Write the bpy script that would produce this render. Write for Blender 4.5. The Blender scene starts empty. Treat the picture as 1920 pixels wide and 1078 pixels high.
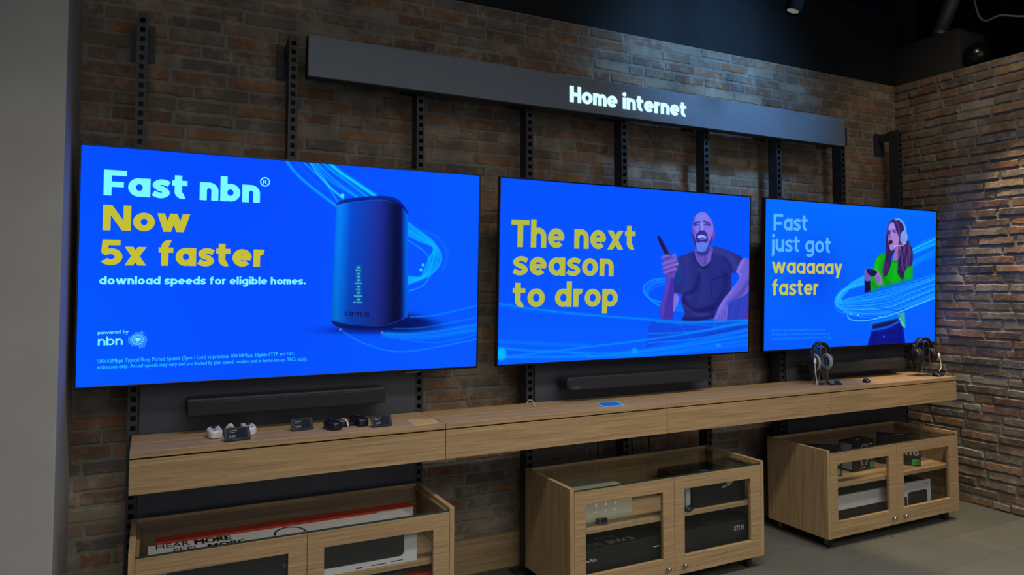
import bpy, bmesh, math, random
import numpy as np
from mathutils import Vector, Matrix
rnd = random.Random(7)
SC = bpy.context.scene
COL = SC.collection

# ------------------------------------------------------------------ camera
FPX, CX, CY = 1359.6, 39.87, -60.9           # focal length and lens shift, in pixels of a 1920 x 1078 frame
YAW, PITCH, ROLL, EYE = 0.4833, -0.0467, -0.0006, 1.457
def cam_axes():
    cy, sy = math.cos(YAW), math.sin(YAW)
    f = np.array([sy, cy, 0.]); r = np.array([cy, -sy, 0.]); u = np.array([0, 0, 1.])
    cp, sp = math.cos(PITCH), math.sin(PITCH)
    f, u = f*cp-u*sp, u*cp+f*sp
    cr, sr = math.cos(ROLL), math.sin(ROLL)
    return r*cr+u*sr, u*cr-r*sr, f
CR, CU, CF = cam_axes()
ORG = np.array([0, 0, EYE])
def ray(px, py):
    return CF+CR*(px-960-CX)/FPX-CU*(py-539-CY)/FPX
def pt(px, py, ax, v):                          # where a sight line meets a plane of the room
    d = ray(px, py); k = 'xyz'.index(ax)
    return ORG+d*(v-ORG[k])/d[k]
cd = bpy.data.cameras.new('camera'); co = bpy.data.objects.new('camera', cd); COL.objects.link(co)
cd.sensor_fit = 'HORIZONTAL'; cd.sensor_width = 36; cd.lens = FPX/1920*36
cd.shift_x = -CX/1920; cd.shift_y = CY/1920
cd.clip_start = .02
M = Matrix(((CR[0], CU[0], -CF[0], 0), (CR[1], CU[1], -CF[1], 0), (CR[2], CU[2], -CF[2], EYE), (0, 0, 0, 1)))
co.matrix_world = M
SC.camera = co

# ------------------------------------------------------------------ world, lights, exposure
SC.view_settings.view_transform = 'Standard'
SC.view_settings.look = 'None'
SC.view_settings.exposure = 0
SC.view_settings.gamma = 1
SC.view_settings.use_curve_mapping = False
w = bpy.data.worlds.new('world'); SC.world = w; w.use_nodes = True
w.node_tree.nodes['Background'].inputs[0].default_value = (.62, .78, 1, 1)
w.node_tree.nodes['Background'].inputs[1].default_value = .03
def light(name, typ, loc, target, power, color, **kw):
    l = bpy.data.lights.new(name, typ); l.energy = power; l.color = color
    for k, v in kw.items(): setattr(l, k, v)
    o = bpy.data.objects.new(name, l); COL.objects.link(o); o.location = loc
    o.rotation_euler = (Vector(target)-Vector(loc)).to_track_quat('-Z', 'Y').to_euler()
    return o
light('store_ceiling_light', 'AREA', (1.4, -1.2, 3.5), (2.0, 1.9, 0), 25, (1, .94, .82), shape='RECTANGLE', size=5.0, size_y=1.6, spread=math.radians(95))
light('overhead_row_light', 'AREA', (2.3, 1.5, 3.5), (2.3, 1.75, 0), 52, (1, .92, .78), shape='RECTANGLE', size=4.6, size_y=.3, spread=math.radians(105))
light('front_fill_light', 'AREA', (1.6, -2.3, 1.9), (1.9, 3.5, 1.3), 26, (.93, .96, 1), shape='RECTANGLE', size=5.5, size_y=2.6)  # added broad fill behind the camera, lifts the darker brick and panels
light('right_wall_wash', 'SPOT', (3.9, 2.2, 3.7), (4.96, 2.8, 2.3), 34, (1, .78, .52), spot_size=math.radians(85), spot_blend=1, shadow_soft_size=.1)  # added weak warm source, widens the wall spot's spill over the upper bricks
light('cool_display_light', 'SPOT', (3.2, 1.5, 3.7), (3.15, 3.5, 2.78), 300, (.22, .52, 1), spot_size=math.radians(52), spot_blend=1, shadow_soft_size=.2)
light('right_wall_spot', 'SPOT', (4.58, 2.66, 3.5), (4.60, 2.64, 1.6), 280, (1, .74, .42), spot_size=math.radians(37), spot_blend=.35, shadow_soft_size=.02)

# ------------------------------------------------------------------ materials
def lin(c):
    c = c/255.
    return c/12.92 if c <= .04045 else ((c+.055)/1.055)**2.4
def rgb(r, g, b): return (lin(r), lin(g), lin(b), 1)
MATS = {}
def mat(name, col, rough=.6, metal=0, spec=.5, noise=0, nscale=60, bump=0, bscale=200):
    if name in MATS: return MATS[name]
    m = bpy.data.materials.new(name); m.use_nodes = True
    nt = m.node_tree; b = nt.nodes['Principled BSDF']
    c = rgb(*col)
    b.inputs['Base Color'].default_value = c
    b.inputs['Roughness'].default_value = rough; b.inputs['Metallic'].default_value = metal
    b.inputs['Specular IOR Level'].default_value = spec
    tc = nt.nodes.new('ShaderNodeTexCoord')
    if noise:
        n = nt.nodes.new('ShaderNodeTexNoise'); n.inputs['Scale'].default_value = nscale; n.inputs['Detail'].default_value = 6
        nt.links.new(tc.outputs['Object'], n.inputs['Vector'])
        r = nt.nodes.new('ShaderNodeValToRGB'); r.color_ramp.elements[0].position = .3; r.color_ramp.elements[1].position = .7
        r.color_ramp.elements[0].color = (c[0]*(1-noise), c[1]*(1-noise), c[2]*(1-noise), 1)
        r.color_ramp.elements[1].color = (c[0]*(1+noise), c[1]*(1+noise), c[2]*(1+noise), 1)
        nt.links.new(n.outputs['Fac'], r.inputs['Fac']); nt.links.new(r.outputs['Color'], b.inputs['Base Color'])
    if bump:
        n2 = nt.nodes.new('ShaderNodeTexNoise'); n2.inputs['Scale'].default_value = bscale; n2.inputs['Detail'].default_value = 5
        nt.links.new(tc.outputs['Object'], n2.inputs['Vector'])
        bp = nt.nodes.new('ShaderNodeBump'); bp.inputs['Strength'].default_value = bump; bp.inputs['Distance'].default_value = .004
        nt.links.new(n2.outputs['Fac'], bp.inputs['Height']); nt.links.new(bp.outputs['Normal'], b.inputs['Normal'])
    MATS[name] = m
    return m
def emit(name, col, s=1):
    if name in MATS: return MATS[name]
    m = bpy.data.materials.new(name); m.use_nodes = True
    b = m.node_tree.nodes['Principled BSDF']; c = rgb(*col)
    b.inputs['Base Color'].default_value = (.01, .01, .01, 1); b.inputs['Roughness'].default_value = .4
    b.inputs['Specular IOR Level'].default_value = .1
    b.inputs['Emission Color'].default_value = c; b.inputs['Emission Strength'].default_value = s
    MATS[name] = m
    return m
def wood(name, axis, light_c, dark_c):
    m = bpy.data.materials.new(name); m.use_nodes = True
    nt = m.node_tree; b = nt.nodes['Principled BSDF']
    tc = nt.nodes.new('ShaderNodeTexCoord'); mp = nt.nodes.new('ShaderNodeMapping')
    sc = [36, 36, 36]; sc['xyz'.index(axis)] = .8
    mp.inputs['Scale'].default_value = sc
    nt.links.new(tc.outputs['Object'], mp.inputs['Vector'])
    n = nt.nodes.new('ShaderNodeTexNoise'); n.inputs['Scale'].default_value = 2.2; n.inputs['Detail'].default_value = 8; n.inputs['Roughness'].default_value = .62; n.inputs['Distortion'].default_value = .12
    nt.links.new(mp.outputs['Vector'], n.inputs['Vector'])
    r = nt.nodes.new('ShaderNodeValToRGB')
    r.color_ramp.elements[0].position = .3; r.color_ramp.elements[0].color = rgb(*dark_c)
    r.color_ramp.elements[1].position = .68; r.color_ramp.elements[1].color = rgb(*light_c)
    nt.links.new(n.outputs['Fac'], r.inputs['Fac'])
    sc2 = [150, 150, 150]; sc2['xyz'.index(axis)] = 2.5
    mp2 = nt.nodes.new('ShaderNodeMapping'); mp2.inputs['Scale'].default_value = sc2
    nt.links.new(tc.outputs['Object'], mp2.inputs['Vector'])
    n2 = nt.nodes.new('ShaderNodeTexNoise'); n2.inputs['Scale'].default_value = 2; n2.inputs['Detail'].default_value = 3
    nt.links.new(mp2.outputs['Vector'], n2.inputs['Vector'])
    r2 = nt.nodes.new('ShaderNodeValToRGB'); r2.color_ramp.elements[0].position = .3; r2.color_ramp.elements[1].position = .6
    r2.color_ramp.elements[0].color = (.72, .7, .68, 1); r2.color_ramp.elements[1].color = (1, 1, 1, 1)
    nt.links.new(n2.outputs['Fac'], r2.inputs['Fac'])
    mx = nt.nodes.new('ShaderNodeMix'); mx.data_type = 'RGBA'; mx.blend_type = 'MULTIPLY'; mx.inputs['Factor'].default_value = 1
    nt.links.new(r.outputs['Color'], mx.inputs['A']); nt.links.new(r2.outputs['Color'], mx.inputs['B'])
    nt.links.new(mx.outputs['Result'], b.inputs['Base Color'])
    bp = nt.nodes.new('ShaderNodeBump'); bp.inputs['Strength'].default_value = .12; bp.inputs['Distance'].default_value = .002
    nt.links.new(n2.outputs['Fac'], bp.inputs['Height']); nt.links.new(bp.outputs['Normal'], b.inputs['Normal'])
    b.inputs['Roughness'].default_value = .5; b.inputs['Specular IOR Level'].default_value = .3
    return m
WL, WD = (182, 156, 120), (146, 119, 86)
WX, WY, WZ = wood('oak_grain_along', 'x', WL, WD), wood('oak_grain_deep', 'y', WL, WD), wood('oak_grain_upright', 'z', WL, WD)
def glass(name, tint, refl=.07):
    m = bpy.data.materials.new(name); m.use_nodes = True
    nt = m.node_tree; nt.nodes.clear()
    o = nt.nodes.new('ShaderNodeOutputMaterial'); mx = nt.nodes.new('ShaderNodeMixShader')
    t = nt.nodes.new('ShaderNodeBsdfTransparent'); t.inputs[0].default_value = tint
    g = nt.nodes.new('ShaderNodeBsdfGlossy'); g.inputs['Roughness'].default_value = .03
    lw = nt.nodes.new('ShaderNodeLayerWeight'); pw = nt.nodes.new('ShaderNodeMath'); pw.operation = 'POWER'; pw.inputs[1].default_value = 4
    fr = nt.nodes.new('ShaderNodeMath'); fr.operation = 'MULTIPLY_ADD'; fr.inputs[1].default_value = .6; fr.inputs[2].default_value = refl*.5
    nt.links.new(lw.outputs['Facing'], pw.inputs[0]); nt.links.new(pw.outputs[0], fr.inputs[0])
    nt.links.new(fr.outputs[0], mx.inputs[0]); nt.links.new(t.outputs[0], mx.inputs[1]); nt.links.new(g.outputs[0], mx.inputs[2])
    nt.links.new(mx.outputs[0], o.inputs[0])
    return m
GLASS = glass('clear_cabinet_glass', (.97, .98, .975, 1))
ACRYL = glass('clear_acrylic', (.88, .9, .92, 1), .25)
TOPG = glass('cabinet_top_glass', (.965, .975, .97, 1)); GEDGE = mat('green_glass_edge', (38, 56, 52), .2)
BLACK = mat('black_powder_coat', (40, 43, 50), .55, noise=.12, nscale=30)
PANEL = mat('black_steel_panel', (54, 59, 70), .45, noise=.1, nscale=8)
GLOSSB = mat('gloss_black_plastic', (14, 14, 17), .25)
PLAST = mat('matt_black_plastic', (26, 27, 30), .5)
CLOTH = mat('black_speaker_mesh', (30, 32, 38), .8, bump=.5, bscale=900)
CHROME = mat('chrome', (200, 200, 200), .25, 1)
GREYM = mat('zinc_metal', (120, 122, 125), .35, 1)
WHITEP = mat('white_plastic', (205, 205, 205), .4)
CARDW = mat('white_printed_card', (200, 200, 205), .6, noise=.03, nscale=20)
CARDB = mat('black_printed_card', (24, 25, 29), .5, noise=.1, nscale=25)
ORANGE = mat('orange_card', (215, 62, 20), .55, noise=.05, nscale=20)
INKB = mat('black_ink', (22, 22, 24), .6)
INKW = mat('white_ink', (215, 215, 215), .6)
INKG = mat('grey_ink', (128, 130, 134), .6)
GREEN = mat('green_sticker', (60, 165, 70), .5)
RUBBER = mat('black_rubber', (20, 20, 21), .7)

# ------------------------------------------------------------------ helpers
class MB:
    def __init__(s): s.v = []; s.f = []
    def add(s, vs, fs):
        n = len(s.v); s.v += [tuple(map(float, p)) for p in vs]; s.f += [tuple(i+n for i in f) for f in fs]; return s
    def box(s, x0, x1, y0, y1, z0, z1):
        return s.add([(x0, y0, z0), (x1, y0, z0), (x1, y1, z0), (x0, y1, z0), (x0, y0, z1), (x1, y0, z1), (x1, y1, z1), (x0, y1, z1)],
                     [(0, 3, 2, 1), (4, 5, 6, 7), (0, 1, 5, 4), (1, 2, 6, 5), (2, 3, 7, 6), (3, 0, 4, 7)])
    def loft(s, rings, cap=True, closed=True):
        n = len(rings[0]); vs = [p for r in rings for p in r]; fs = []
        for i in range(len(rings)-1):
            for j in range(n if closed else n-1):
                k = (j+1) % n
                fs.append((i*n+j, i*n+k, (i+1)*n+k, (i+1)*n+j))
        if cap: fs.append(tuple(range(n-1, -1, -1))); fs.append(tuple((len(rings)-1)*n+j for j in range(n)))
        return s.add(vs, fs)
    def cyl(s, p0, p1, r0, r1=None, n=20):
        r1 = r0 if r1 is None else r1
        return s.tube([p0, p1], [r0, r1], n)
    def tube(s, path, r, n=10, flat=1.0):
        P = [Vector(p) for p in path]; rs = r if isinstance(r, (list, tuple)) else [r]*len(P)
        rings = []; up = None
        for i, p in enumerate(P):
            t = (P[min(i+1, len(P)-1)]-P[max(i-1, 0)]).normalized()
            if up is None:
                up = Vector((0, 0, 1)) if abs(t.z) < .9 else Vector((0, 1, 0))
            a = t.cross(up).normalized(); b = a.cross(t).normalized(); up = b
            rings.append([p+(a*math.cos(k*2*math.pi/n)+b*math.sin(k*2*math.pi/n)*flat)*rs[i] for k in range(n)])
        return s.loft(rings)
    def lathe(s, prof, c=(0, 0, 0), axis='z', n=24):
        rings = []
        for r, h in prof:
            ring = []
            for k in range(n):
                a = k*2*math.pi/n; x, y = r*math.cos(a), r*math.sin(a)
                p = {'z': (x, y, h), 'y': (x, h, y), 'x': (h, x, y)}[axis]
                ring.append((p[0]+c[0], p[1]+c[1], p[2]+c[2]))
            rings.append(ring)
        return s.loft(rings)
    def ellipsoid(s, c, rx, ry, rz, n=16, m=10):
        rings = []
        for i in range(m+1):
            a = -math.pi/2+math.pi*i/m; q = max(math.cos(a), .02)
            rings.append([(c[0]+rx*q*math.cos(k*2*math.pi/n), c[1]+ry*q*math.sin(k*2*math.pi/n), c[2]+rz*math.sin(a)) for k in range(n)])
        return s.loft(rings)
    def extrude(s, poly, h0, h1, axis='y'):            # poly in the other two axes
        def mk(a, b, h): return {'y': (a, h, b), 'x': (h, a, b), 'z': (a, b, h)}[axis]
        return s.loft([[mk(a, b, h0) for a, b in poly], [mk(a, b, h1) for a, b in poly]])
    def build(s, name, m, parent=None, smooth=False, bevel=0, seg=2, fixn=True):
        me = bpy.data.meshes.new(name); me.from_pydata(s.v, [], s.f); me.update()
        if fixn:
            bm = bmesh.new(); bm.from_mesh(me); bmesh.ops.recalc_face_normals(bm, faces=bm.faces); bm.to_mesh(me); bm.free()
        if smooth:
            for p in me.polygons: p.use_smooth = True
        me.materials.append(m)
        o = bpy.data.objects.new(name, me); COL.objects.link(o)
        if parent: o.parent = parent
        if bevel:
            b = o.modifiers.new('bevel', 'BEVEL'); b.width = bevel; b.segments = seg; b.limit_method = 'ANGLE'
        return o
def tag(o, label, cat, group=None):
    o['label'] = label; o['category'] = cat
    if group: o['group'] = group
    return o
def thing(name, label, cat, loc=(0, 0, 0), rot=(0, 0, 0), group=None):
    o = bpy.data.objects.new(name, None); COL.objects.link(o); o.location = loc; o.rotation_euler = rot
    o.empty_display_size = .05
    return tag(o, label, cat, group)
def struct(o): o['kind'] = 'structure'; return o
def rrect(x0, x1, y0, y1, r, n=5):
    out = []
    for cx, cy, a in ((x1-r, y1-r, 0), (x0+r, y1-r, 90), (x0+r, y0+r, 180), (x1-r, y0+r, 270)):
        for k in range(n+1):
            t = math.radians(a+90*k/n); out.append((cx+r*math.cos(t), cy+r*math.sin(t)))
    return out
def copy_tree(o, parent=None):
    c = o.copy(); COL.objects.link(c)
    if parent: c.parent = parent
    for ch in list(o.children): copy_tree(ch, c)
    return c

# ------------------------------------------------------------------ lettering
_glyph_cache = {}
def font_mesh(txt, bold=0):                           # flat outline of a line of type, in its own units
    cu = bpy.data.curves.new('type', 'FONT'); cu.body = txt; cu.size = 1; cu.offset = bold; cu.resolution_u = 3
    ob = bpy.data.objects.new('type', cu); COL.objects.link(ob)
    me = bpy.data.meshes.new_from_object(ob)
    v = [(p.co.x, p.co.y) for p in me.vertices]; f = [tuple(p.vertices) for p in me.polygons]
    bpy.data.objects.remove(ob); bpy.data.meshes.remove(me); bpy.data.curves.remove(cu)
    return v, f
XH = .74
def glyph(ch, w, wide):
    hw = w/2; VT = .86; ry = (XH-w*VT)/2; rx = (XH-w)/2*wide; cx = rx+hw; cy = XH/2
    P = []
    def ring(x, y, ax, ay, a0, a1, ww=None):
        h = (ww or w)/2; n = max(4, int(abs(a1-a0)/9))
        for i in range(n):
            q = []
            for t, s in ((i, 1), (i+1, 1), (i+1, -1), (i, -1)):
                a = math.radians(a0+(a1-a0)*t/n); q.append((x+(ax+s*h)*math.cos(a), y+(ay+s*h*VT)*math.sin(a)))
            P.append(q)
    def rect(x0, x1, y0, y1): P.append([(x0, y0), (x1, y0), (x1, y1), (x0, y1)])
    def diag(x0, y0, x1, y1, k=1.12):
        h = hw*k; P.append([(x0-h, y0), (x0+h, y0), (x1+h, y1), (x1-h, y1)])
    def curve(pts, ww):
        h = ww/2; Q = []
        n = len(pts)
        for i in range(n-1):
            p0, p1, p2, p3 = pts[max(i-1, 0)], pts[i], pts[i+1], pts[min(i+2, n-1)]
            for k in range(7):
                t = k/7.
                Q.append(tuple(.5*(2*p1[d]+(p2[d]-p0[d])*t+(2*p0[d]-5*p1[d]+4*p2[d]-p3[d])*t*t+(-p0[d]+3*p1[d]-3*p2[d]+p3[d])*t**3) for d in (0, 1)))
        Q.append(pts[-1]); L = []; R = []
        for i, p in enumerate(Q):
            a, b = Q[max(i-1, 0)], Q[min(i+1, len(Q)-1)]
            dx, dy = b[0]-a[0], b[1]-a[1]; l = math.hypot(dx, dy) or 1
            L.append((p[0]-dy/l*h, p[1]+dx/l*h)); R.append((p[0]+dy/l*h, p[1]-dx/l*h))
        for i in range(len(Q)-1): P.append([L[i], R[i], R[i+1], L[i+1]])
    A = 2*rx+w; ASC = 1.04
    if ch == 'o': ring(cx, cy, rx, ry, 0, 360)
    elif ch in 'adg':
        ring(cx, cy, rx, ry, 0, 360); rect(A-w, A, -.02 if ch == 'g' else 0, {'a': XH, 'd': ASC, 'g': XH}[ch])
        if ch == 'g': ring(cx, -.02, rx, .24-hw*.6, 0, -150, w*.95)
    elif ch in 'bp':
        ring(cx, cy, rx, ry, 0, 360); rect(0, w, 0 if ch == 'b' else -.27, ASC if ch == 'b' else XH)
    elif ch == 'e':
        ring(cx, cy, rx, ry, 0, 318); rect(hw, A-hw*.3, cy-w*.36, cy+w*.34)
    elif ch in 'nhmr':
        r2 = rx*.86 if ch != 'm' else rx*.7
        rect(0, w, 0, ASC if ch == 'h' else XH)
        if ch == 'r':
            ring(hw+rx*.9, XH-hw*VT-ry*.8, rx*.9, ry*.8, 180, 75); A = hw+rx*1.15+hw*.3
        else:
            y0 = XH-hw*VT-r2; A = 2*r2+w
            ring(hw+r2, y0, r2, r2, 180, 0); rect(2*r2, A, 0, y0)
            if ch == 'm': ring(hw+3*r2, y0, r2, r2, 180, 0); rect(4*r2, 4*r2+w, 0, y0); A = 4*r2+w
    elif ch == 'u':
        r2 = rx*.86; A = 2*r2+w; ring(hw+r2, hw*VT+r2, r2, r2, 180, 360); rect(0, w, hw*VT+r2, XH); rect(A-w, A, 0, XH)
    elif ch == 't':
        r2 = .17; rect(.1, .1+w, hw*VT+r2, .95); ring(.1+hw+r2, hw*VT+r2, r2, r2, 180, 290); rect(0, .1+w+.2, XH-w*.76, XH); A = .1+w+.22
    elif ch == 'f':
        r2 = .15; y0 = ASC-hw*VT-r2; rect(.1, .1+w, 0, y0); ring(.1+hw+r2, y0, r2, r2, 180, 70); rect(0, .1+w+.18, XH-w*.76, XH); A = .1+w+.2
    elif ch == 'i': rect(0, w, 0, XH-.02); ring(hw, XH+.2, hw*.55, hw*.55, 0, 360, hw*1.12); A = w
    elif ch == 'j': rect(.12, .12+w, -.08, XH-.02); ring(.12+hw, XH+.2, hw*.55, hw*.55, 0, 360, hw*1.12); ring(.12+hw-.14, -.08, .14, .2-hw*.5, 0, -80); A = .12+w
    elif ch == 'l': rect(0, w, 0, ASC); A = w
    elif ch == '.': ring(hw*1.1, hw*1.1, hw*.55, hw*.55, 0, 360, hw*1.15); A = w*1.1
    elif ch == 's':
        W = .64; ws = w*.82; h = ws/2
        curve([(W-.03, XH-h-.07), (W*.72, XH-h*1.02), (W*.42, XH-h), (h*1.02, XH*.70), (W*.38, XH*.53), (W*.62, XH*.47), (W-h, XH*.29), (W*.6, h), (W*.3, h*1.02), (.03, h+.08)], ws); A = W
    elif ch == 'w':
        h = hw*1.1; a = .24; W = h*2+a*4-.06
        xs = [h, h+a, h+2*a, h+3*a, h+4*a]
        for i in range(4): diag(xs[i], XH if i % 2 == 0 else 0, xs[i+1], 0 if i % 2 == 0 else XH, 1.02)
        A = xs[4]+h
    elif ch == 'x':
        A = .80; h = hw*1.15; diag(h, XH, A-h, 0, 1.15); diag(h, 0, A-h, XH, 1.15)
    elif ch == 'y':
        A = .74; h = hw*1.14; diag(h, XH, A/2, .0, 1.14); s = (A-2*h)/2/XH; diag(A/2-.27*s-.01, -.27, A-h, XH, 1.14)
    elif ch == 'F': rect(0, w, 0, 1); rect(0, .80, 1-w*.78, 1); rect(0, .70, .42-w*.3, .42+w*.46); A = .78
    elif ch == 'T': A = .78; rect(A/2-hw, A/2+hw, 0, 1); rect(0, A, 1-w*.8, 1)
    elif ch == 'H': A = .80; rect(0, w, 0, 1); rect(A-w, A, 0, 1); rect(0, A, .5-w*.44, .5+w*.44)
    elif ch == 'N': A = 1.0; rect(0, w, 0, 1); rect(A-w, A, 0, 1); P.append([(0, 1), (w*1.15, 1), (A, 0), (A-w*1.15, 0)])
    elif ch == '5':
        A = .82; rect(.10, .74, 1-w*.78, 1); P.append([(.10, 1), (.10+w*.85, 1), (.06+w*.85, .50), (.06, .50)])
        P.append([(.06, .50), (.06+w*.5, .38), (.42, .46), (.42, .66), (.30, .66)]); ring(.40, .335, .42-hw, .335-hw*VT, 90, -145, w)
    else: A = .26
    return P, A
def type_polys(txt, w, wide=1.08, gap=.075, space=.38):
    x = 0; out = []; word = 0
    for ch in txt:
        if ch == ' ': x += space; word += 1; continue
        g, a = glyph(ch, w, wide)
        out += [(word, [(p[0]+x, p[1]) for p in q]) for q in g]; x += a+gap
    return out, word+1
def type_line(mb, txt, P0, P1, up, ref=1.0, w=.27, off=(0, 0, 0), wide=1.08, gap=.075, word=None):
    """heavy rounded lettering from baseline start P0 to baseline end P1; up = height vector of the reference height"""
    P0, P1, up, off = (np.array(a, float) for a in (P0, P1, up, off))
    polys, W = type_polys(txt, w, wide, gap)
    x0 = min(p[0] for k, q in polys for p in q); x1 = max(p[0] for k, q in polys for p in q)
    for k, q in polys:
        if word is None or k == word: mb.add([P0+(P1-P0)*(p[0]-x0)/(x1-x0)+up*p[1]/ref+off for p in q], [tuple(range(len(q)))])
def text_line(mb, txt, P0, P1, up, bold=0, off=(0, 0, 0), ref=None):
    """plain sans lettering, same placing; up spans the cap height"""
    P0, P1, up, off = (np.array(a, float) for a in (P0, P1, up, off))
    v, f = font_mesh(txt)
    if not v: return
    x0 = min(p[0] for p in v); x1 = max(p[0] for p in v); U = (P1-P0)/np.linalg.norm(P1-P0)*np.linalg.norm(up)*bold
    for k in ((-1, 0, 1) if bold else (0,)):            # heavier weight: the outline again, a little to each side
        mb.add([P0+(P1-P0)*(p[0]-x0)/(x1-x0)+up*p[1]/.70+off+U*k for p in v], f)

# ------------------------------------------------------------------ the setting
WY_, WX_, WT = 3.541, 4.96, 2.988              # back wall, right wall, top of the brickwork
def brick_material(name, dark=1.0, tint=(1, 1, 1)):
    m = bpy.data.materials.new(name); m.use_nodes = True
    nt = m.node_tree; b = nt.nodes['Principled BSDF']; L = nt.links
    at = nt.nodes.new('ShaderNodeAttribute'); at.attribute_name = 'tone'
    tc = nt.nodes.new('ShaderNodeTexCoord')
    n1 = nt.nodes.new('ShaderNodeTexNoise'); n1.inputs['Scale'].default_value = 14; n1.inputs['Detail'].default_value = 9; n1.inputs['Roughness'].default_value = .68
    L.new(tc.outputs['Object'], n1.inputs['Vector'])
    r1 = nt.nodes.new('ShaderNodeValToRGB'); r1.color_ramp.elements[0].position = .48; r1.color_ramp.elements[1].position = .70
    r1.color_ramp.elements[0].color = (0, 0, 0, 1); r1.color_ramp.elements[1].color = (.75, .75, .75, 1)
    L.new(n1.outputs['Fac'], r1.inputs['Fac'])
    mx = nt.nodes.new('ShaderNodeMix'); mx.data_type = 'RGBA'; mx.inputs['B'].default_value = rgb(172, 160, 142)
    L.new(r1.outputs['Color'], mx.inputs['Factor']); L.new(at.outputs['Color'], mx.inputs['A'])
    n2 = nt.nodes.new('ShaderNodeTexNoise'); n2.inputs['Scale'].default_value = 5; n2.inputs['Detail'].default_value = 7; n2.inputs['Roughness'].default_value = .6
    L.new(tc.outputs['Object'], n2.inputs['Vector'])
    r2 = nt.nodes.new('ShaderNodeValToRGB'); r2.color_ramp.elements[0].position = .3; r2.color_ramp.elements[1].position = .62
    r2.color_ramp.elements[0].color = tuple(.62*dark*q for q in tint)+(1,); r2.color_ramp.elements[1].color = tuple(dark*q for q in tint)+(1,)
    L.new(n2.outputs['Fac'], r2.inputs['Fac'])
    m2 = nt.nodes.new('ShaderNodeMix'); m2.data_type = 'RGBA'; m2.blend_type = 'MULTIPLY'; m2.inputs['Factor'].default_value = 1
    L.new(mx.outputs['Result'], m2.inputs['A']); L.new(r2.outputs['Color'], m2.inputs['B'])
    L.new(m2.outputs['Result'], b.inputs['Base Color'])
    n3 = nt.nodes.new('ShaderNodeTexNoise'); n3.inputs['Scale'].default_value = 55; n3.inputs['Detail'].default_value = 8
    L.new(tc.outputs['Object'], n3.inputs['Vector'])
    bp = nt.nodes.new('ShaderNodeBump'); bp.inputs['Strength'].default_value = .6; bp.inputs['Distance'].default_value = .006
    L.new(n3.outputs['Fac'], bp.inputs['Height']); L.new(bp.outputs['Normal'], b.inputs['Normal'])
    b.inputs['Roughness'].default_value = .9; b.inputs['Specular IOR Level'].default_value = .15
    return m
TONES = [(142, 106, 82, 5), (134, 108, 90, 6), (130, 112, 96, 6), (124, 112, 100, 6), (150, 138, 120, 4), (126, 100, 86, 4), (114, 104, 98, 3), (150, 114, 84, 3)]
TP = [t for t in TONES for _ in range(t[3])]
MORTAR = (132, 131, 125)
def brick_wall(name, fn, length, height, seed, hmin, hmax, rough, m, blen=.24, bh=.0615, joint=.0145):
    R = random.Random(seed); v = []; f = []; tone = []
    def addv(s, t, d, c): v.append(fn(s, t, d)); tone.append(c); return len(v)-1
    mc = rgb(*MORTAR)
    a = [addv(s, t, 0, mc) for s, t in ((0, 0), (length, 0), (length, height), (0, height))]; f.append(tuple(a))
    bk = [addv(s, t, -.12, mc) for s, t in ((0, 0), (length, 0), (length, height), (0, height))]; f.append(tuple(bk[::-1]))
    for i in range(4): j = (i+1) % 4; f.append((a[i], bk[i], bk[j], a[j]))
    rows = int(height/bh); bh = height/rows
    for r in range(rows):
        s = -R.uniform(.0, .24); t0 = r*bh
        while s < length:
            bl = blen*R.choice((1, 1, 1, 1, .96, 1.03, .5))*R.uniform(.95, 1.05)
            s0, s1 = max(s+joint/2, .001), min(s+bl-joint/2, length-.001)
            s += bl
            if s1-s0 < .03: continue
            y0, y1 = t0+joint/2+R.uniform(-1, 1)*.0022, t0+bh-joint/2+R.uniform(-1, 1)*.0022
            h = R.uniform(hmin, hmax); c = R.choice(TP); k = R.uniform(.86, 1.12)
            col = tuple(min(1, q*k) for q in rgb(c[0], c[1], c[2])[:3])+(1,)
            n = max(3, int((s1-s0)/.03)); out = []
            for i in range(n+1): out.append((s0+(s1-s0)*i/n, y0))
            out.append((s1, (y0+y1)/2))
            for i in range(n, -1, -1): out.append((s0+(s1-s0)*i/n, y1))
            out.append((s0, (y0+y1)/2))
            out = [(p[0]+R.uniform(-1, 1)*rough, p[1]+R.uniform(-1, 1)*rough) for p in out]
            out = [(min(max(p[0], 0), length), min(max(p[1], 0), height+.008)) for p in out]
            mxx, myy = (s0+s1)/2, (y0+y1)/2; ins = .0055
            tilt = R.uniform(-1, 1)*h*.35; tilt2 = R.uniform(-1, 1)*h*.3
            o1 = [addv(p[0], p[1], -.001, mc) for p in out]
            o2 = [addv(p[0]+(mxx-p[0])*.012, p[1]+(myy-p[1])*.05, h*.6, col) for p in out]
            o3 = [addv(p[0]+(mxx-p[0])*.05, p[1]+(myy-p[1])*.22, h+tilt*(p[0]-mxx)/.12+tilt2*(p[1]-myy)/.03+R.uniform(-1, 1)*h*.12, col) for p in out]
            q = len(out)
            for A, B in ((o1, o2), (o2, o3)):
                for i in range(q): j = (i+1) % q; f.append((A[i], A[j], B[j], B[i]))
            # front face as a strip between lower and upper edge
            lo = o3[:n+1]; hi = o3[n+2:2*n+3][::-1]
            for i in range(n): f.append((lo[i], lo[i+1], hi[i+1], hi[i]))
            f.append((lo[n], o3[n+1], hi[n])); f.append((hi[0], o3[2*n+3], lo[0]))
    me = bpy.data.meshes.new(name); me.from_pydata(v, [], f); me.update()
    ca = me.attributes.new('tone', 'FLOAT_COLOR', 'POINT'); ca.data.foreach_set('color', np.array(tone, 'f').ravel())
    me.materials.append(m)
    o = bpy.data.objects.new(name, me); COL.objects.link(o)
    return struct(o)
BRICK = brick_material('reclaimed_brick')
BRICKR = brick_material('rough_reclaimed_brick', 1.0, (.86, .92, .97))
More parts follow.
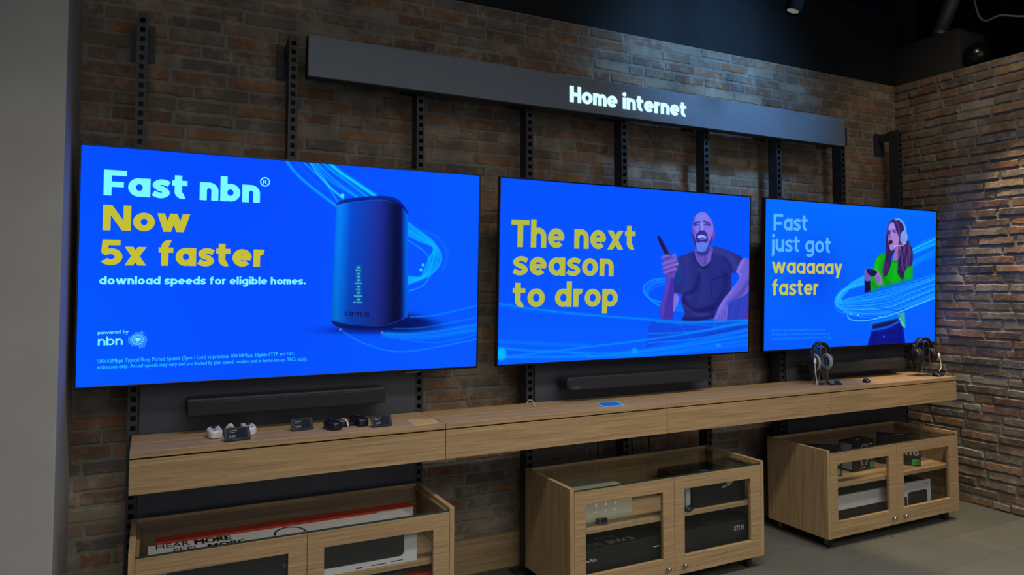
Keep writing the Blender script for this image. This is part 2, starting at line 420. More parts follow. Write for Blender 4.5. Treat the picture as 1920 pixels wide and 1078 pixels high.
brick_wall('wall_back', lambda s, t, d: (-.29+s, WY_-d, t), WX_+.29, WT, 3, .0015, .006, .003, BRICK)
brick_wall('wall_right', lambda s, t, d: (WX_-d, 3.541-s, t), 4.6, WT, 11, .004, .016, .0035, BRICKR, blen=.25)
CONC = mat('grey_plaster', (164, 164, 164), .85, noise=.06, nscale=5, bump=.25, bscale=60)
struct(MB().box(-2.6, -.283, 3.0, 3.66, 0, 4.2).build('wall_left', CONC, bevel=.004))
def floor_material():
    m = bpy.data.materials.new('grey_stone_floor'); m.use_nodes = True
    nt = m.node_tree; b = nt.nodes['Principled BSDF']; L = nt.links
    tc = nt.nodes.new('ShaderNodeTexCoord'); br = nt.nodes.new('ShaderNodeTexBrick')
    br.inputs['Scale'].default_value = 1; br.inputs['Brick Width'].default_value = 1.2; br.inputs['Row Height'].default_value = .3
    br.inputs['Mortar Size'].default_value = .002; br.inputs['Color1'].default_value = rgb(98, 100, 96); br.inputs['Color2'].default_value = rgb(88, 90, 86)
    br.inputs['Mortar'].default_value = rgb(74, 76, 73)
    L.new(tc.outputs['Object'], br.inputs['Vector'])
    n = nt.nodes.new('ShaderNodeTexNoise'); n.inputs['Scale'].default_value = 3.5; n.inputs['Detail'].default_value = 8
    L.new(tc.outputs['Object'], n.inputs['Vector'])
    r = nt.nodes.new('ShaderNodeValToRGB'); r.color_ramp.elements[0].color = (.75, .75, .75, 1); r.color_ramp.elements[1].color = (1.1, 1.1, 1.1, 1)
    L.new(n.outputs['Fac'], r.inputs['Fac'])
    mx = nt.nodes.new('ShaderNodeMix'); mx.data_type = 'RGBA'; mx.blend_type = 'MULTIPLY'; mx.inputs['Factor'].default_value = 1
    L.new(br.outputs['Color'], mx.inputs['A']); L.new(r.outputs['Color'], mx.inputs['B']); L.new(mx.outputs['Result'], b.inputs['Base Color'])
    b.inputs['Roughness'].default_value = .5; b.inputs['Specular IOR Level'].default_value = .35
    return m
struct(MB().box(-3, 6.2, -2.5, 4.6, -.08, 0).build('floor', floor_material()))
DARKB = mat('dark_navy_paint', (7, 13, 19), .8, noise=.08, nscale=3)
DARKC = mat('blue_grey_paint', (24, 52, 84), .8, noise=.1, nscale=4)
DARKG = mat('charcoal_board', (40, 40, 42), .85, noise=.1, nscale=20)
struct(MB().box(-3, 6.2, -2.5, 4.6, 4.2, 4.28).build('ceiling', DARKC))
struct(MB().box(-.29, 5.08, 3.56, 3.66, WT, 3.55).box(-.29, 4.96, 3.66, 3.68, 0, WT).build('trim_1', DARKB))          # dark wall above the brick
struct(MB().box(5.08, 5.16, 3.5, 3.66, WT, 4.2).build('trim_2', DARKG))
struct(MB().box(4.98, 5.3, 3.06, 3.556, WT, 3.29).build('trim_3', DARKG, bevel=.004))
struct(MB().box(-3, 6.2, 4.5, 4.58, WT, 4.2).build('wall_far', DARKC))
struct(MB().box(6.2, 6.28, -2.5, 4.58, 0, 4.2).build('wall_far_right', DARKB))
struct(MB().box(-.283, WX_-.03, 3.492, 3.528, 0, .176).build('baseboard_back', WX, bevel=.002))

# ------------------------------------------------------------------ slotted uprights
PX = [-.058+.6001*i for i in range(9)]
PF, PB = 3.356, 3.431                         # front and back of the uprights
def upright_mesh(top):
    b = MB(); h0, h1 = -.0095, .0095; pitch = .0388; hh = .0205; x0, x1 = -.02, .02; d = PB-PF
    def q(a, c, e, g): b.add([a, c, e, g], [(0, 1, 2, 3)])
    q((x0, 0, 0), (h0, 0, 0), (h0, 0, top), (x0, 0, top)); q((h1, 0, 0), (x1, 0, 0), (x1, 0, top), (h1, 0, top))
    z = top-.022; last = top
    while z-hh > .05:
        q((h0, 0, z), (h1, 0, z), (h1, 0, last), (h0, 0, last))
        for (ax, az), (bx, bz) in (((h0, z), (h1, z)), ((h1, z), (h1, z-hh)), ((h1, z-hh), (h0, z-hh)), ((h0, z-hh), (h0, z))):
            q((ax, 0, az), (bx, 0, bz), (bx, .004, bz), (ax, .004, az))
        last = z-hh; z -= pitch
    q((h0, 0, 0), (h1, 0, 0), (h1, 0, last), (h0, 0, last))
    q((x0, 0, 0), (x0, d, 0), (x0, d, top), (x0, 0, top)); q((x1, 0, 0), (x1, d, 0), (x1, d, top), (x1, 0, top))
    q((x0, d, 0), (x1, d, 0), (x1, d, top), (x0, d, top)); q((x0, 0, top), (x1, 0, top), (x1, d, top), (x0, d, top))
    return b
POST_LAB = ['slotted black steel upright at far left above the screen with the modem',
            'slotted black steel upright just left of the long grey sign box',
            'slotted black upright under the sign box, first from its left end',
            'slotted black upright rising at the top left corner of the middle television',
            'slotted black upright rising from the middle of the middle television',
            'slotted black upright rising near the top right corner of the middle television',
            'slotted black upright rising at the top left corner of the right television',
            'slotted black upright under the right end of the grey sign box',
            'slotted black steel upright nearest the room corner with its arm bare']
post0 = None
for i, x in enumerate(PX):
    if post0 is None:
        post0 = root = thing('slotted_upright', '', 'upright', (x, PF, 0), group='slotted uprights along the brick wall')
        upright_mesh(2.598).build('channel', BLACK, root)
        MB().box(-.016, .016, PB-PF, WY_-.012-PF-.006, 2.535, 2.59).build('wall_arm', BLACK, root)
        MB().box(-.048, .048, WY_-.018-PF, WY_-.011-PF, 2.44, 2.60).build('wall_plate', BLACK, root)
        MB().box(-.075, .075, 0, .10, 0, .008).build('foot_plate', BLACK, root)
    else:
        root = copy_tree(post0); root.location = (x, PF, 0)
    root['label'] = POST_LAB[i]

# ------------------------------------------------------------------ backing panels behind the soundbars
for i, j, z0, z1, lab in ((0, 2, .12, 1.40, 'black steel backing panel behind the soundbar on the left'),
                          (3, 5, .80, 1.40, 'black steel backing panel behind the soundbar in the middle'),
                          (6, 8, .30, 1.40, 'black steel backing panel behind the soundbar on the right')):
    o = MB().box(PX[i]+.021, PX[j]-.021, PF-.0125, PF-.0005, z0, z1).build('backing_panel', PANEL, bevel=.002)
    me = o.data
    tag(o, lab, 'panel', 'backing panels between the uprights')

# ------------------------------------------------------------------ sign box
SY = 3.272; SX0, SX1, SZ0, SZ1 = .5885, 4.065, 2.399, 2.588
sg = thing('sign_box', 'long grey sign box reading Home internet mounted high on the uprights', 'sign', (SX0, SY, SZ0))
SIGN = mat('grey_brushed_panel', (104, 114, 127), .5, noise=.06, nscale=25)
MB().box(0, SX1-SX0, .004, .062, 0, SZ1-SZ0).build('housing', BLACK, sg, bevel=.003)
MB().box(.004, SX1-SX0-.004, 0, .004, .004, SZ1-SZ0-.002).build('face', SIGN, sg)
for i in range(2, 8):
    MB().box(PX[i]-SX0-.016, PX[i]-SX0+.016, .062, PF-SY, .03, .15).build('mounting_bracket', BLACK, sg)
def sp(px, py): p = pt(px, py, 'y', SY); return np.array([p[0]-SX0, -.0035, p[2]-SZ0])
a = sp(1069, 191); c = sp(1286.5, 219.5); t = sp(1069, 160.9)
for k in (0, 1):
    lb = MB(); type_line(lb, 'Home internet', (a[0], a[1], a[2]), (c[0], c[1], c[2]), (0, 0, t[2]-a[2]), w=.25, wide=1.12, gap=.06, word=k)
    vs = list(lb.v); n = len(vs)
    lb.v += [(p[0], p[1]+.0034, p[2]) for p in vs]
    for q in list(lb.f):
        for i_ in range(len(q)): lb.f.append((q[i_], q[(i_+1) % len(q)], q[(i_+1) % len(q)]+n, q[i_]+n))
    lb.build('lettering', emit('lit_white_letters', (196, 248, 255), 1.3), sg, fixn=False)

# ------------------------------------------------------------------ televisions
class Paint:
    """the moving picture of a screen: a fine grid of coloured points"""
    def __init__(s, X, Y): s.X, s.Y = X, Y; s.C = np.zeros(X.shape+(3,)); s.clip = None
    def put(s, a, col):
        if s.clip is not None: a = a*s.clip
        s.C += (np.array(col, float)-s.C)*a[..., None]
    def base(s, fn): s.C[:] = fn(s.X, s.Y)
    def smooth(s, pts, n=6, closed=True):
        P = np.array(pts, float); N = len(P); out = []
        for i in range(N if closed else N-1):
            g = (lambda k: P[k % N]) if closed else (lambda k: P[min(max(k, 0), N-1)])
            p0, p1, p2, p3 = g(i-1), g(i), g(i+1), g(i+2)
            for k in range(n):
                t = k/n; out.append(.5*(2*p1+(p2-p0)*t+(2*p0-5*p1+4*p2-p3)*t*t+(-p0+3*p1-3*p2+p3)*t**3))
        if not closed: out.append(P[-1])
        return np.array(out)
    def box(s, P, pad):
        x0, y0 = P.min(0)-pad; x1, y1 = P.max(0)+pad
        m = (s.X >= x0) & (s.X <= x1) & (s.Y >= y0) & (s.Y <= y1)
        r = np.where(m.any(1))[0]; c = np.where(m.any(0))[0]
        if len(r) == 0 or len(c) == 0: return None
        return slice(r[0], r[-1]+1), slice(c[0], c[-1]+1)
    def dist(s, x, y, P, closed):
        d = np.full(x.shape, 1e9)
        N = len(P)
        for i in range(N if closed else N-1):
            a, b = P[i], P[(i+1) % N]; v = b-a; l = v@v
            if l == 0: continue
            t = np.clip(((x-a[0])*v[0]+(y-a[1])*v[1])/l, 0, 1)
            d = np.minimum(d, (x-a[0]-t*v[0])**2+(y-a[1]-t*v[1])**2)
        return np.sqrt(d)
    def mask(s, pts, feather=.6, smooth=True, n=5):
        P = s.smooth(pts, n) if smooth else np.array(pts, float)
        out = np.zeros(s.X.shape); bb = s.box(P, feather*2+1)
        if bb is None: return out
        x, y = s.X[bb], s.Y[bb]; ins = np.zeros(x.shape, bool)
        for i in range(len(P)):
            (ax, ay), (bx, by) = P[i], P[(i+1) % len(P)]
            if ay == by: continue
            ins ^= ((ay > y) != (by > y)) & (x < (bx-ax)*(y-ay)/(by-ay)+ax)
        d = s.dist(x, y, P, True)*np.where(ins, 1, -1)
        out[bb] = np.clip(.5+d/(2*feather), 0, 1)
        return out
    def fill(s, pts, col, feather=.6, alpha=1, smooth=True): s.put(s.mask(pts, feather, smooth)*alpha, col)
    def line(s, pts, w, col, alpha=1, soft=1, smooth=True, fade=None):
        P = s.smooth(pts, 8, False) if smooth else np.array(pts, float)
        bb = s.box(P, w*3+2)
        if bb is None: return
        d = s.dist(s.X[bb], s.Y[bb], P, False)
        a = np.zeros(s.X.shape); a[bb] = np.exp(-(d/w)**2) if soft else np.clip(w-d+.5, 0, 1)
        s.put(a*alpha, col)
    def blob(s, cx, cy, rx, ry, col, alpha=1, rot=0, p=2):
        c, n = math.cos(rot), math.sin(rot); dx, dy = s.X-cx, s.Y-cy
        u, v = (dx*c+dy*n)/rx, (-dx*n+dy*c)/ry
        s.put(np.exp(-(u*u+v*v)**(p/2))*alpha, col)

def paint_modem(p):
    def bg(X, Y):
        C = np.zeros(X.shape+(3,)); t = np.clip((X-140)/760, 0, 1); q = np.clip((Y-270)/460, 0, 1)
        C[..., 0] = 0; C[..., 1] = 80-10*np.exp(-((X-480)/260)**2)+8*t+10*q*(1-t); C[..., 2] = 255; return C
    p.base(bg)
    E = lambda x, y: (600+x/3.477, 340+y/3.477)
    G = lambda x, y: (520+x/7.385, 280+y/7.385)
    cy = (20, 215, 255)
    for pts, w_, al, co_ in (([G(110, 130), G(200, 260), G(330, 400), G(560, 590), G(830, 790)], 2.6, .75, (0, 185, 255)),
                        ([G(720, 190), G(860, 310), G(1100, 470), G(1380, 660)], 3.2, .95, (0, 222, 255)),
                        ([G(620, 180), G(800, 330), G(1000, 470), G(1260, 670)], 2.0, .7, (0, 190, 255)),
                        ([G(440, 160), G(560, 340), G(700, 500), G(920, 690)], 1.6, .85, cy), ([G(470, 160), G(620, 370), G(760, 550), G(900, 660)], 1.3, .8, cy),
                        ([G(520, 180), G(700, 400), G(900, 540), G(1120, 670)], 2.4, .6, (0, 170, 255)), ([G(350, 160), G(500, 310), G(660, 450), G(840, 730)], 1.2, .6, cy),
                        ([G(560, 200), G(820, 450), G(1000, 580), G(1100, 660)], 1.0, .7, cy), ([G(260, 160), G(400, 330), G(600, 500), G(760, 620)], 3.5, .25, (0, 140, 255)),
                        ([G(600, 260), G(760, 400), G(1060, 590), G(1180, 680)], 6, .3, (0, 140, 255)), ([G(1040, 240), G(1300, 420), G(1600, 600), G(1830, 760)], 3, .15, (0, 120, 255))):
        p.line(pts, w_, co_, al)
    p.blob(*G(900, 640), 4, 4, (60, 240, 255), 1, p=4)
    for k in range(11):                                                     # loops of light behind the modem
        t = k/10.; o = 26*t
        p.line([E(560, 262+o*3.2), E(640, 320+o*2.6), E(740, 400+o*1.3), E(790-o*3.3, 500+o*.4), E(740-o*2.4, 590-o*.2), E(650, 640-o*.6), E(560, 672-o*2.2)],
               1.0+1.1*(k % 3 == 0), (0, 200-40*(k % 2), 255), .75-.25*(k % 3 == 1))
    p.line([E(580, 300), E(760, 360), E(830, 470), E(800, 580)], 3, (0, 130, 255), .35)
    p.line([E(570, 380), E(700, 480), E(715, 600), E(670, 680), E(560, 720)], 1.2, (0, 180, 255), .7)
    for q in (E(672, 545), E(658, 577)): p.blob(*q, 3, 3, (40, 225, 255), 1, p=4)
    p.blob(*E(500, 940), 65, 14, (0, 10, 70), .95, .0, 3); p.blob(*E(620, 905), 38, 10, (0, 14, 90), .85, .25)
    p.blob(*E(250, 970), 60, 7, (0, 20, 120), .8)
    for pts, w_, al in (([E(420, 1000), E(560, 1010), E(720, 1010), E(1050, 960)], 5, .5), ([E(150, 980), E(300, 1060), E(560, 1110), E(1060, 1020)], 1.2, .7), ([E(590, 885), E(760, 870), E(1060, 800)], 1.2, .7),
                        ([E(480, 960), E(700, 950), E(1050, 880)], 1.2, .5), ([E(430, 990), E(660, 990), E(1050, 930)], 2.4, .6), ([E(400, 990), E(560, 1030), E(780, 1050), E(1050, 990)], 1, .5)):
        p.line(pts, w_, (0, 150, 255), al)
    body = [E(105, 165), E(130, 140), E(250, 120), E(370, 112), E(470, 120), E(535, 150), E(573, 205), E(573, 500), E(571, 880), E(540, 905), E(440, 945), E(300, 955), E(150, 950), E(85, 925), E(76, 905), E(88, 600)]
    m = p.mask(body, .7, False)
    XL = lambda y: np.interp(y, [340+150/3.477, 340+910/3.477], [600+105/3.477, 600+76/3.477])
    xl = XL(p.Y); s = np.clip((p.X-xl)/(764.7-xl), 0, 1)
    st = [0, .05, .12, .22, .45, .6, .72, .82, .90, .94, .97, 1]
    cols = np.array([(0, 110, 235), (0, 130, 250), (0, 110, 240), (4, 72, 205), (14, 58, 175), (30, 44, 150), (16, 30, 110), (2, 12, 62), (0, 14, 70), (0, 60, 180), (0, 95, 230), (0, 110, 245)], float)
    C = np.stack([np.interp(s, st, cols[:, i]) for i in range(3)], -1)
    q = np.clip((p.Y-370)/250, 0, 1)[..., None]; C = C*(1.02-.18*q)
    p.C += (C-p.C)*m[..., None]
    p.fill([E(105, 150), E(160, 118), E(330, 97), E(440, 97), E(520, 125), E(576, 205), E(572, 212), E(520, 150), E(440, 116), E(330, 114), E(150, 138)], (6, 36, 150), .6)
    p.line([E(108, 150), E(200, 132), E(340, 116), E(440, 118), E(520, 150), E(572, 210)], .8, (0, 14, 90), .9)
    p.line([E(110, 163), E(200, 140), E(340, 123), E(440, 126), E(500, 146)], .6, (30, 110, 230), .5)
    p.fill([E(78, 908), E(200, 930), E(400, 935), E(540, 900), E(575, 880), E(560, 905), E(430, 955), E(250, 965), E(120, 950)], (0, 14, 80), .8, .85)
    p.line([E(78, 908), E(200, 932), E(420, 938), E(571, 882)], .6, (20, 90, 215), .7)
    for q in (E(133, 966), E(405, 986)): p.blob(*q, 2.6, 2.6, (120, 130, 240), .9, p=4)
    for yy in (562, 603, 644, 686, 727, 770):
        p.blob(*E(252, yy), 4.5, 4, (0, 150, 170), .8); p.blob(*E(251, yy), 1.5, 1.5, (120, 255, 220), 1)
    p.line([E(137, 210), E(150, 430)], 4, (0, 110, 255), .0)

def swirl(p, pts, n, spread, col, al, seed, w=(.5, 1.3)):
    R = random.Random(seed)
    for k in range(n):
        o = R.uniform(-1, 1); j = [R.uniform(-.25, .25) for _ in pts]
        p.line([(x+sx*(o+jj), y+sy*(o+jj)) for (x, y, sx, sy), jj in zip(pts, j)], R.uniform(*w), col, al*R.uniform(.4, 1))

def paint_man(p):
    def bg(X, Y):
        C = np.zeros(X.shape+(3,)); q = np.clip((Y-560)/120, 0, 1)
        C[..., 0] = 0; C[..., 1] = 82+12*q; C[..., 2] = 255; return C
    p.base(bg)
    A = lambda x, y: (1200+x/3.848, 380+y/3.848)
    B = lambda x, y: (1280+x/10.27, 385+y/10.27)
    D = lambda x, y: (930+x/4, 560+y/4)
    LB = (0, 140, 255)
    swirl(p, [(*A(200, 560), 3, 7), (*A(110, 575), 7, 6), (*A(40, 630), 6, 8), (*A(75, 700), 8, 7), (*A(180, 740), 5, 9), (*A(330, 760), 3, 8)], 20, 1, (10, 160, 255), .55, 4, (.3, .7))
    # arm holding the remote
    p.fill([A(192, 520), A(250, 530), A(250, 640), A(248, 730), A(232, 838), A(158, 842), A(146, 760), A(165, 675), A(186, 610)], (62, 48, 170), .7)
    p.fill([A(194, 530), A(222, 530), A(205, 640), A(180, 740), A(165, 835), A(152, 800), A(150, 740), A(175, 650)], (92, 66, 190), 1.5, .8)
    p.fill([A(248, 655), A(284, 690), A(262, 745), A(240, 790)], (128, 112, 225), .7)
    # jeans and the sofa edge
    jean = [A(70, 870), A(120, 842), A(230, 842), A(330, 860), A(470, 850), A(640, 850), A(640, 730), A(700, 690), A(790, 635), A(790, 900), A(640, 950), A(420, 985), A(200, 1000), A(45, 1050)]
    p.fill(jean, (18, 60, 205), .8, .55, False)
    p.fill([A(785, 635), A(787, 842), A(700, 850), A(612, 852), A(640, 730), A(700, 690)], (42, 62, 188), .7, 1, False)
    for q in (([A(690, 720), A(650, 840)]), ([A(740, 700), A(720, 840)]), ([A(775, 700), A(745, 830)])): p.line(q, 1.8, (70, 70, 190), .5)
    p.fill([A(765, 790), A(787, 740), A(787, 838), A(760, 838)], (120, 30, 140), .8, .6)
    # t-shirt
    shirt = [A(268, 400), A(330, 372), A(392, 350), A(400, 400), A(445, 455), A(500, 420), A(522, 320), A(600, 333), A(640, 345), A(690, 370), A(738, 404), A(702, 512), A(664, 506), A(660, 600), A(640, 670), A(592, 740), A(548, 800), A(540, 830), A(430, 852), A(305, 852), A(322, 800), A(300, 720), A(300, 660), A(262, 655), A(246, 640), A(246, 560), A(256, 470)]
    m = p.mask(shirt, .7); p.put(m, (36, 42, 128)); p.clip = m
    p.fill([A(255, 400), A(295, 400), A(300, 570), A(246, 570)], (16, 66, 150), 2.5, .6)
    for pts, w_, c_, al in (([A(540, 340), A(640, 380), A(690, 460)], 7, (56, 66, 160), .6), ([A(330, 400), A(340, 560), A(330, 700)], 9, (48, 58, 150), .5), ([A(430, 520), A(400, 620), A(330, 660)], 4, (18, 22, 92), .7),
                        ([A(620, 520), A(600, 660), A(500, 790)], 7, (22, 26, 104), .7), ([A(310, 690), A(380, 780), A(520, 760)], 5, (18, 20, 88), .75), ([A(320, 740), A(400, 800), A(500, 805)], 3, (60, 72, 170), .45),
                        ([A(510, 560), A(622, 520)], 1.2, (18, 20, 88), .8), ([A(510, 560), A(525, 690), A(600, 660)], 1.0, (20, 24, 96), .7), ([A(440, 480), A(470, 600), A(440, 700)], 6, (44, 54, 146), .45),
                        ([A(390, 380), A(420, 440), A(450, 470), A(490, 455), A(520, 370)], 1.6, (16, 18, 84), .8), ([A(660, 500), A(640, 440), A(600, 400)], 2.2, (20, 24, 98), .6), ([A(310, 830), A(420, 840), A(540, 815)], 3, (16, 18, 82), .6)):
        p.line(pts, w_, c_, al)
    p.clip = None
    # neck and head
    p.fill([A(398, 330), A(430, 345), A(520, 320), A(518, 380), A(500, 432), A(450, 460), A(418, 430), A(400, 390)], (96, 82, 186), .7)
    p.fill([A(410, 350), A(500, 330), A(490, 370), A(440, 385)], (40, 40, 135), 1.6, .8)
    p.line([A(470, 390), A(468, 440)], 1.5, (60, 54, 150), .6); p.line([A(500, 350), A(495, 425)], 2, (128, 104, 205), .6)
    p.fill([B(568, 505), B(605, 490), B(632, 530), B(620, 600), B(600, 655), B(570, 650)], (98, 66, 160), .5); p.line([B(590, 530), B(600, 610)], .6, (150, 110, 210), .8)
    p.fill([B(185, 520), B(160, 545), B(175, 600), B(192, 610)], (50, 40, 130), .5)
    head = [B(188, 400), B(205, 300), B(240, 215), B(300, 155), B(370, 128), B(440, 145), B(500, 205), B(550, 280), B(585, 380), B(590, 470), B(575, 580), B(550, 690), B(510, 790), B(450, 870), B(350, 895), B(280, 865), B(235, 770), B(205, 680), B(188, 560)]
    m = p.mask(head, .5); p.put(m, (122, 114, 232)); p.clip = m
    p.blob(*B(380, 230), 18, 12, (122, 128, 250), .7); p.blob(*B(570, 330), 7, 22, (142, 96, 196), .75); p.blob(*B(200, 420), 4, 22, (58, 50, 158), .75)
    p.blob(*B(255, 430), 8, 6, (132, 126, 246), .7); p.blob(*B(500, 450), 8, 7, (128, 116, 236), .6)
    p.fill([B(190, 560), B(225, 610), B(250, 700), B(270, 860), B(240, 830), B(180, 700)], (30, 34, 120), .9, .9); p.fill([B(580, 560), B(540, 640), B(500, 740), B(440, 900), B(520, 850), B(600, 690)], (36, 38, 128), .9, .9)
    p.fill([B(255, 560), B(300, 510), B(340, 490), B(420, 490), B(465, 530), B(490, 600), B(470, 720), B(380, 700), B(280, 720), B(250, 640)], (44, 42, 138), .8, .95)
    p.fill([B(262, 720), B(320, 740), B(360, 725), B(420, 735), B(480, 700), B(488, 780), B(440, 860), B(370, 890), B(300, 865), B(265, 800)], (82, 122, 240), .8, .95)
    for k in range(9): p.line([B(285+k*22, 740+8*(k % 2)), B(300+k*16, 850-6*abs(k-4))], .5, (50, 80, 200) if k % 2 else (130, 165, 255), .5, smooth=False)
    p.fill([B(288, 590), B(350, 565), B(410, 572), B(466, 615), B(450, 650), B(380, 668), B(310, 650)], (124, 88, 204), .5)
    p.fill([B(296, 592), B(360, 576), B(410, 582), B(452, 612), B(430, 632), B(310, 632)], (126, 196, 255), .5); p.fill([B(310, 638), B(360, 618), B(412, 620), B(418, 640), B(320, 644)], (66, 50, 196), .5)
    p.line([B(222, 370), B(250, 335), B(300, 318), B(330, 325)], 1.3, (26, 26, 106), 1); p.line([B(412, 305), B(460, 320), B(500, 345), B(522, 380)], 1.3, (26, 26, 106), 1)
    p.line([B(240, 390), B(280, 368), B(320, 385)], 1.0, (34, 34, 124), 1); p.line([B(415, 375), B(460, 362), B(500, 392)], 1.0, (34, 34, 124), 1)
    p.line([B(365, 350), B(372, 420), B(375, 470)], 1.6, (150, 160, 255), .7); p.line([B(345, 400), B(330, 470)], 1.0, (84, 76, 190), .7)
    p.line([B(320, 485), B(350, 500), B(385, 495), B(415, 480)], .8, (40, 34, 126), .9); p.line([B(430, 470), B(475, 540), B(490, 620)], 1.0, (150, 130, 235), .6); p.line([B(310, 480), B(265, 540)], .9, (140, 124, 236), .6)
    p.line([B(430, 420), B(480, 425), B(520, 410)], .5, (84, 74, 190), .6)
    p.clip = None
    # resting arm
    arm = [A(738, 406), A(790, 425), A(790, 630), A(700, 695), A(640, 728), A(622, 850), A(545, 852), A(540, 818), A(590, 715), A(656, 632), A(716, 545), A(704, 508), A(690, 500)]
    m = p.mask(arm, .7); p.put(m, (104, 94, 210)); p.clip = m
    p.line([A(720, 520), A(660, 630), A(600, 710), A(555, 820)], 4, (136, 124, 240), .6); p.line([A(790, 560), A(720, 660), A(640, 726)], 4.5, (70, 62, 170), .7); p.line([A(745, 420), A(705, 500)], 3, (150, 130, 230), .6)
    for k in range(4): p.line([A(560+k*18, 780), A(548+k*19, 850)], .5, (60, 56, 165), .7, smooth=False)
    p.clip = None
    # hand and remote
    p.fill([A(126, 258), A(132, 245), A(148, 246), A(212, 362), A(228, 402), A(205, 408), A(180, 375)], (24, 20, 84), .6); p.line([A(150, 255), A(205, 362)], .6, (70, 64, 150), .8)
    p.fill([A(172, 430), A(200, 395), A(245, 390), A(258, 440), A(250, 535), A(195, 538), A(172, 490)], (92, 70, 184), .7)
    for x0, y0, x1, y1 in ((165, 395, 208, 384), (170, 440, 258, 416), (175, 472, 264, 444), (180, 505, 258, 478)):
        p.line([A(x0, y0), A((x0+x1)/2, (y0+y1)/2-4), A(x1, y1)], 3.2, (134, 100, 206), .95); p.line([A(x0+4, y0+15), A(x1, y1+14)], .8, (52, 38, 140), .8)
    p.line([A(236, 385), A(250, 378), A(254, 398)], 2.2, (140, 108, 214), .9); p.blob(*A(268, 440), 2, 2.4, (160, 150, 235), .9)
    # light trails in front
    for pts, w_, al in (([D(20, 36), D(300, 80), D(700, 120), D(1200, 160), D(1500, 178), D(1900, 160)], 2.2, .8), ([D(20, 60), D(300, 100), D(700, 130)], 1.2, .3), ([D(20, 320), D(400, 340), D(700, 350)], 3.5, .4),
                    ([D(20, 370), D(300, 392), D(520, 400), D(700, 420)], 2.4, .75), ([D(20, 440), D(300, 410), D(700, 360), D(1100, 312), D(1500, 250), D(1900, 165)], 2.0, .8), ([D(20, 438), D(400, 436), D(800, 425), D(1300, 372), D(1900, 270)], 2.6, .75),
                    ([D(560, 400), D(900, 405), D(1300, 360), D(1900, 235)], 2.0, .6), ([D(1140, 262), D(1500, 245), D(1900, 180)], 1.6, .6), ([D(1150, 330), D(1500, 300), D(1900, 225)], 1.6, .7),
                    ([D(700, 435), D(1200, 410), D(1900, 310)], 3, .5), ([D(900, 440), D(1400, 400), D(1900, 340)], 2.5, .45), ([D(1200, 175), D(1600, 200), D(1900, 190)], 1.3, .6), ([D(1380, 190), D(1480, 330)], 1, .3), ([D(1640, 160), D(1650, 270)], 1.2, .4), ([D(1700, 170), D(1690, 280)], 1, .4)):
        p.line(pts, w_, LB, al)
    p.line([D(1560, 275), D(1700, 245), D(1870, 205)], 1.6, (24, 44, 160), .6)
    p.blob(*D(40, 415), 10, 12, (0, 185, 255), .95, p=6); p.blob(*D(1040, 392), 6, 6, (0, 155, 255), .9, p=5); p.blob(*D(1668, 350), 5, 4, (40, 140, 255), .8, p=4)

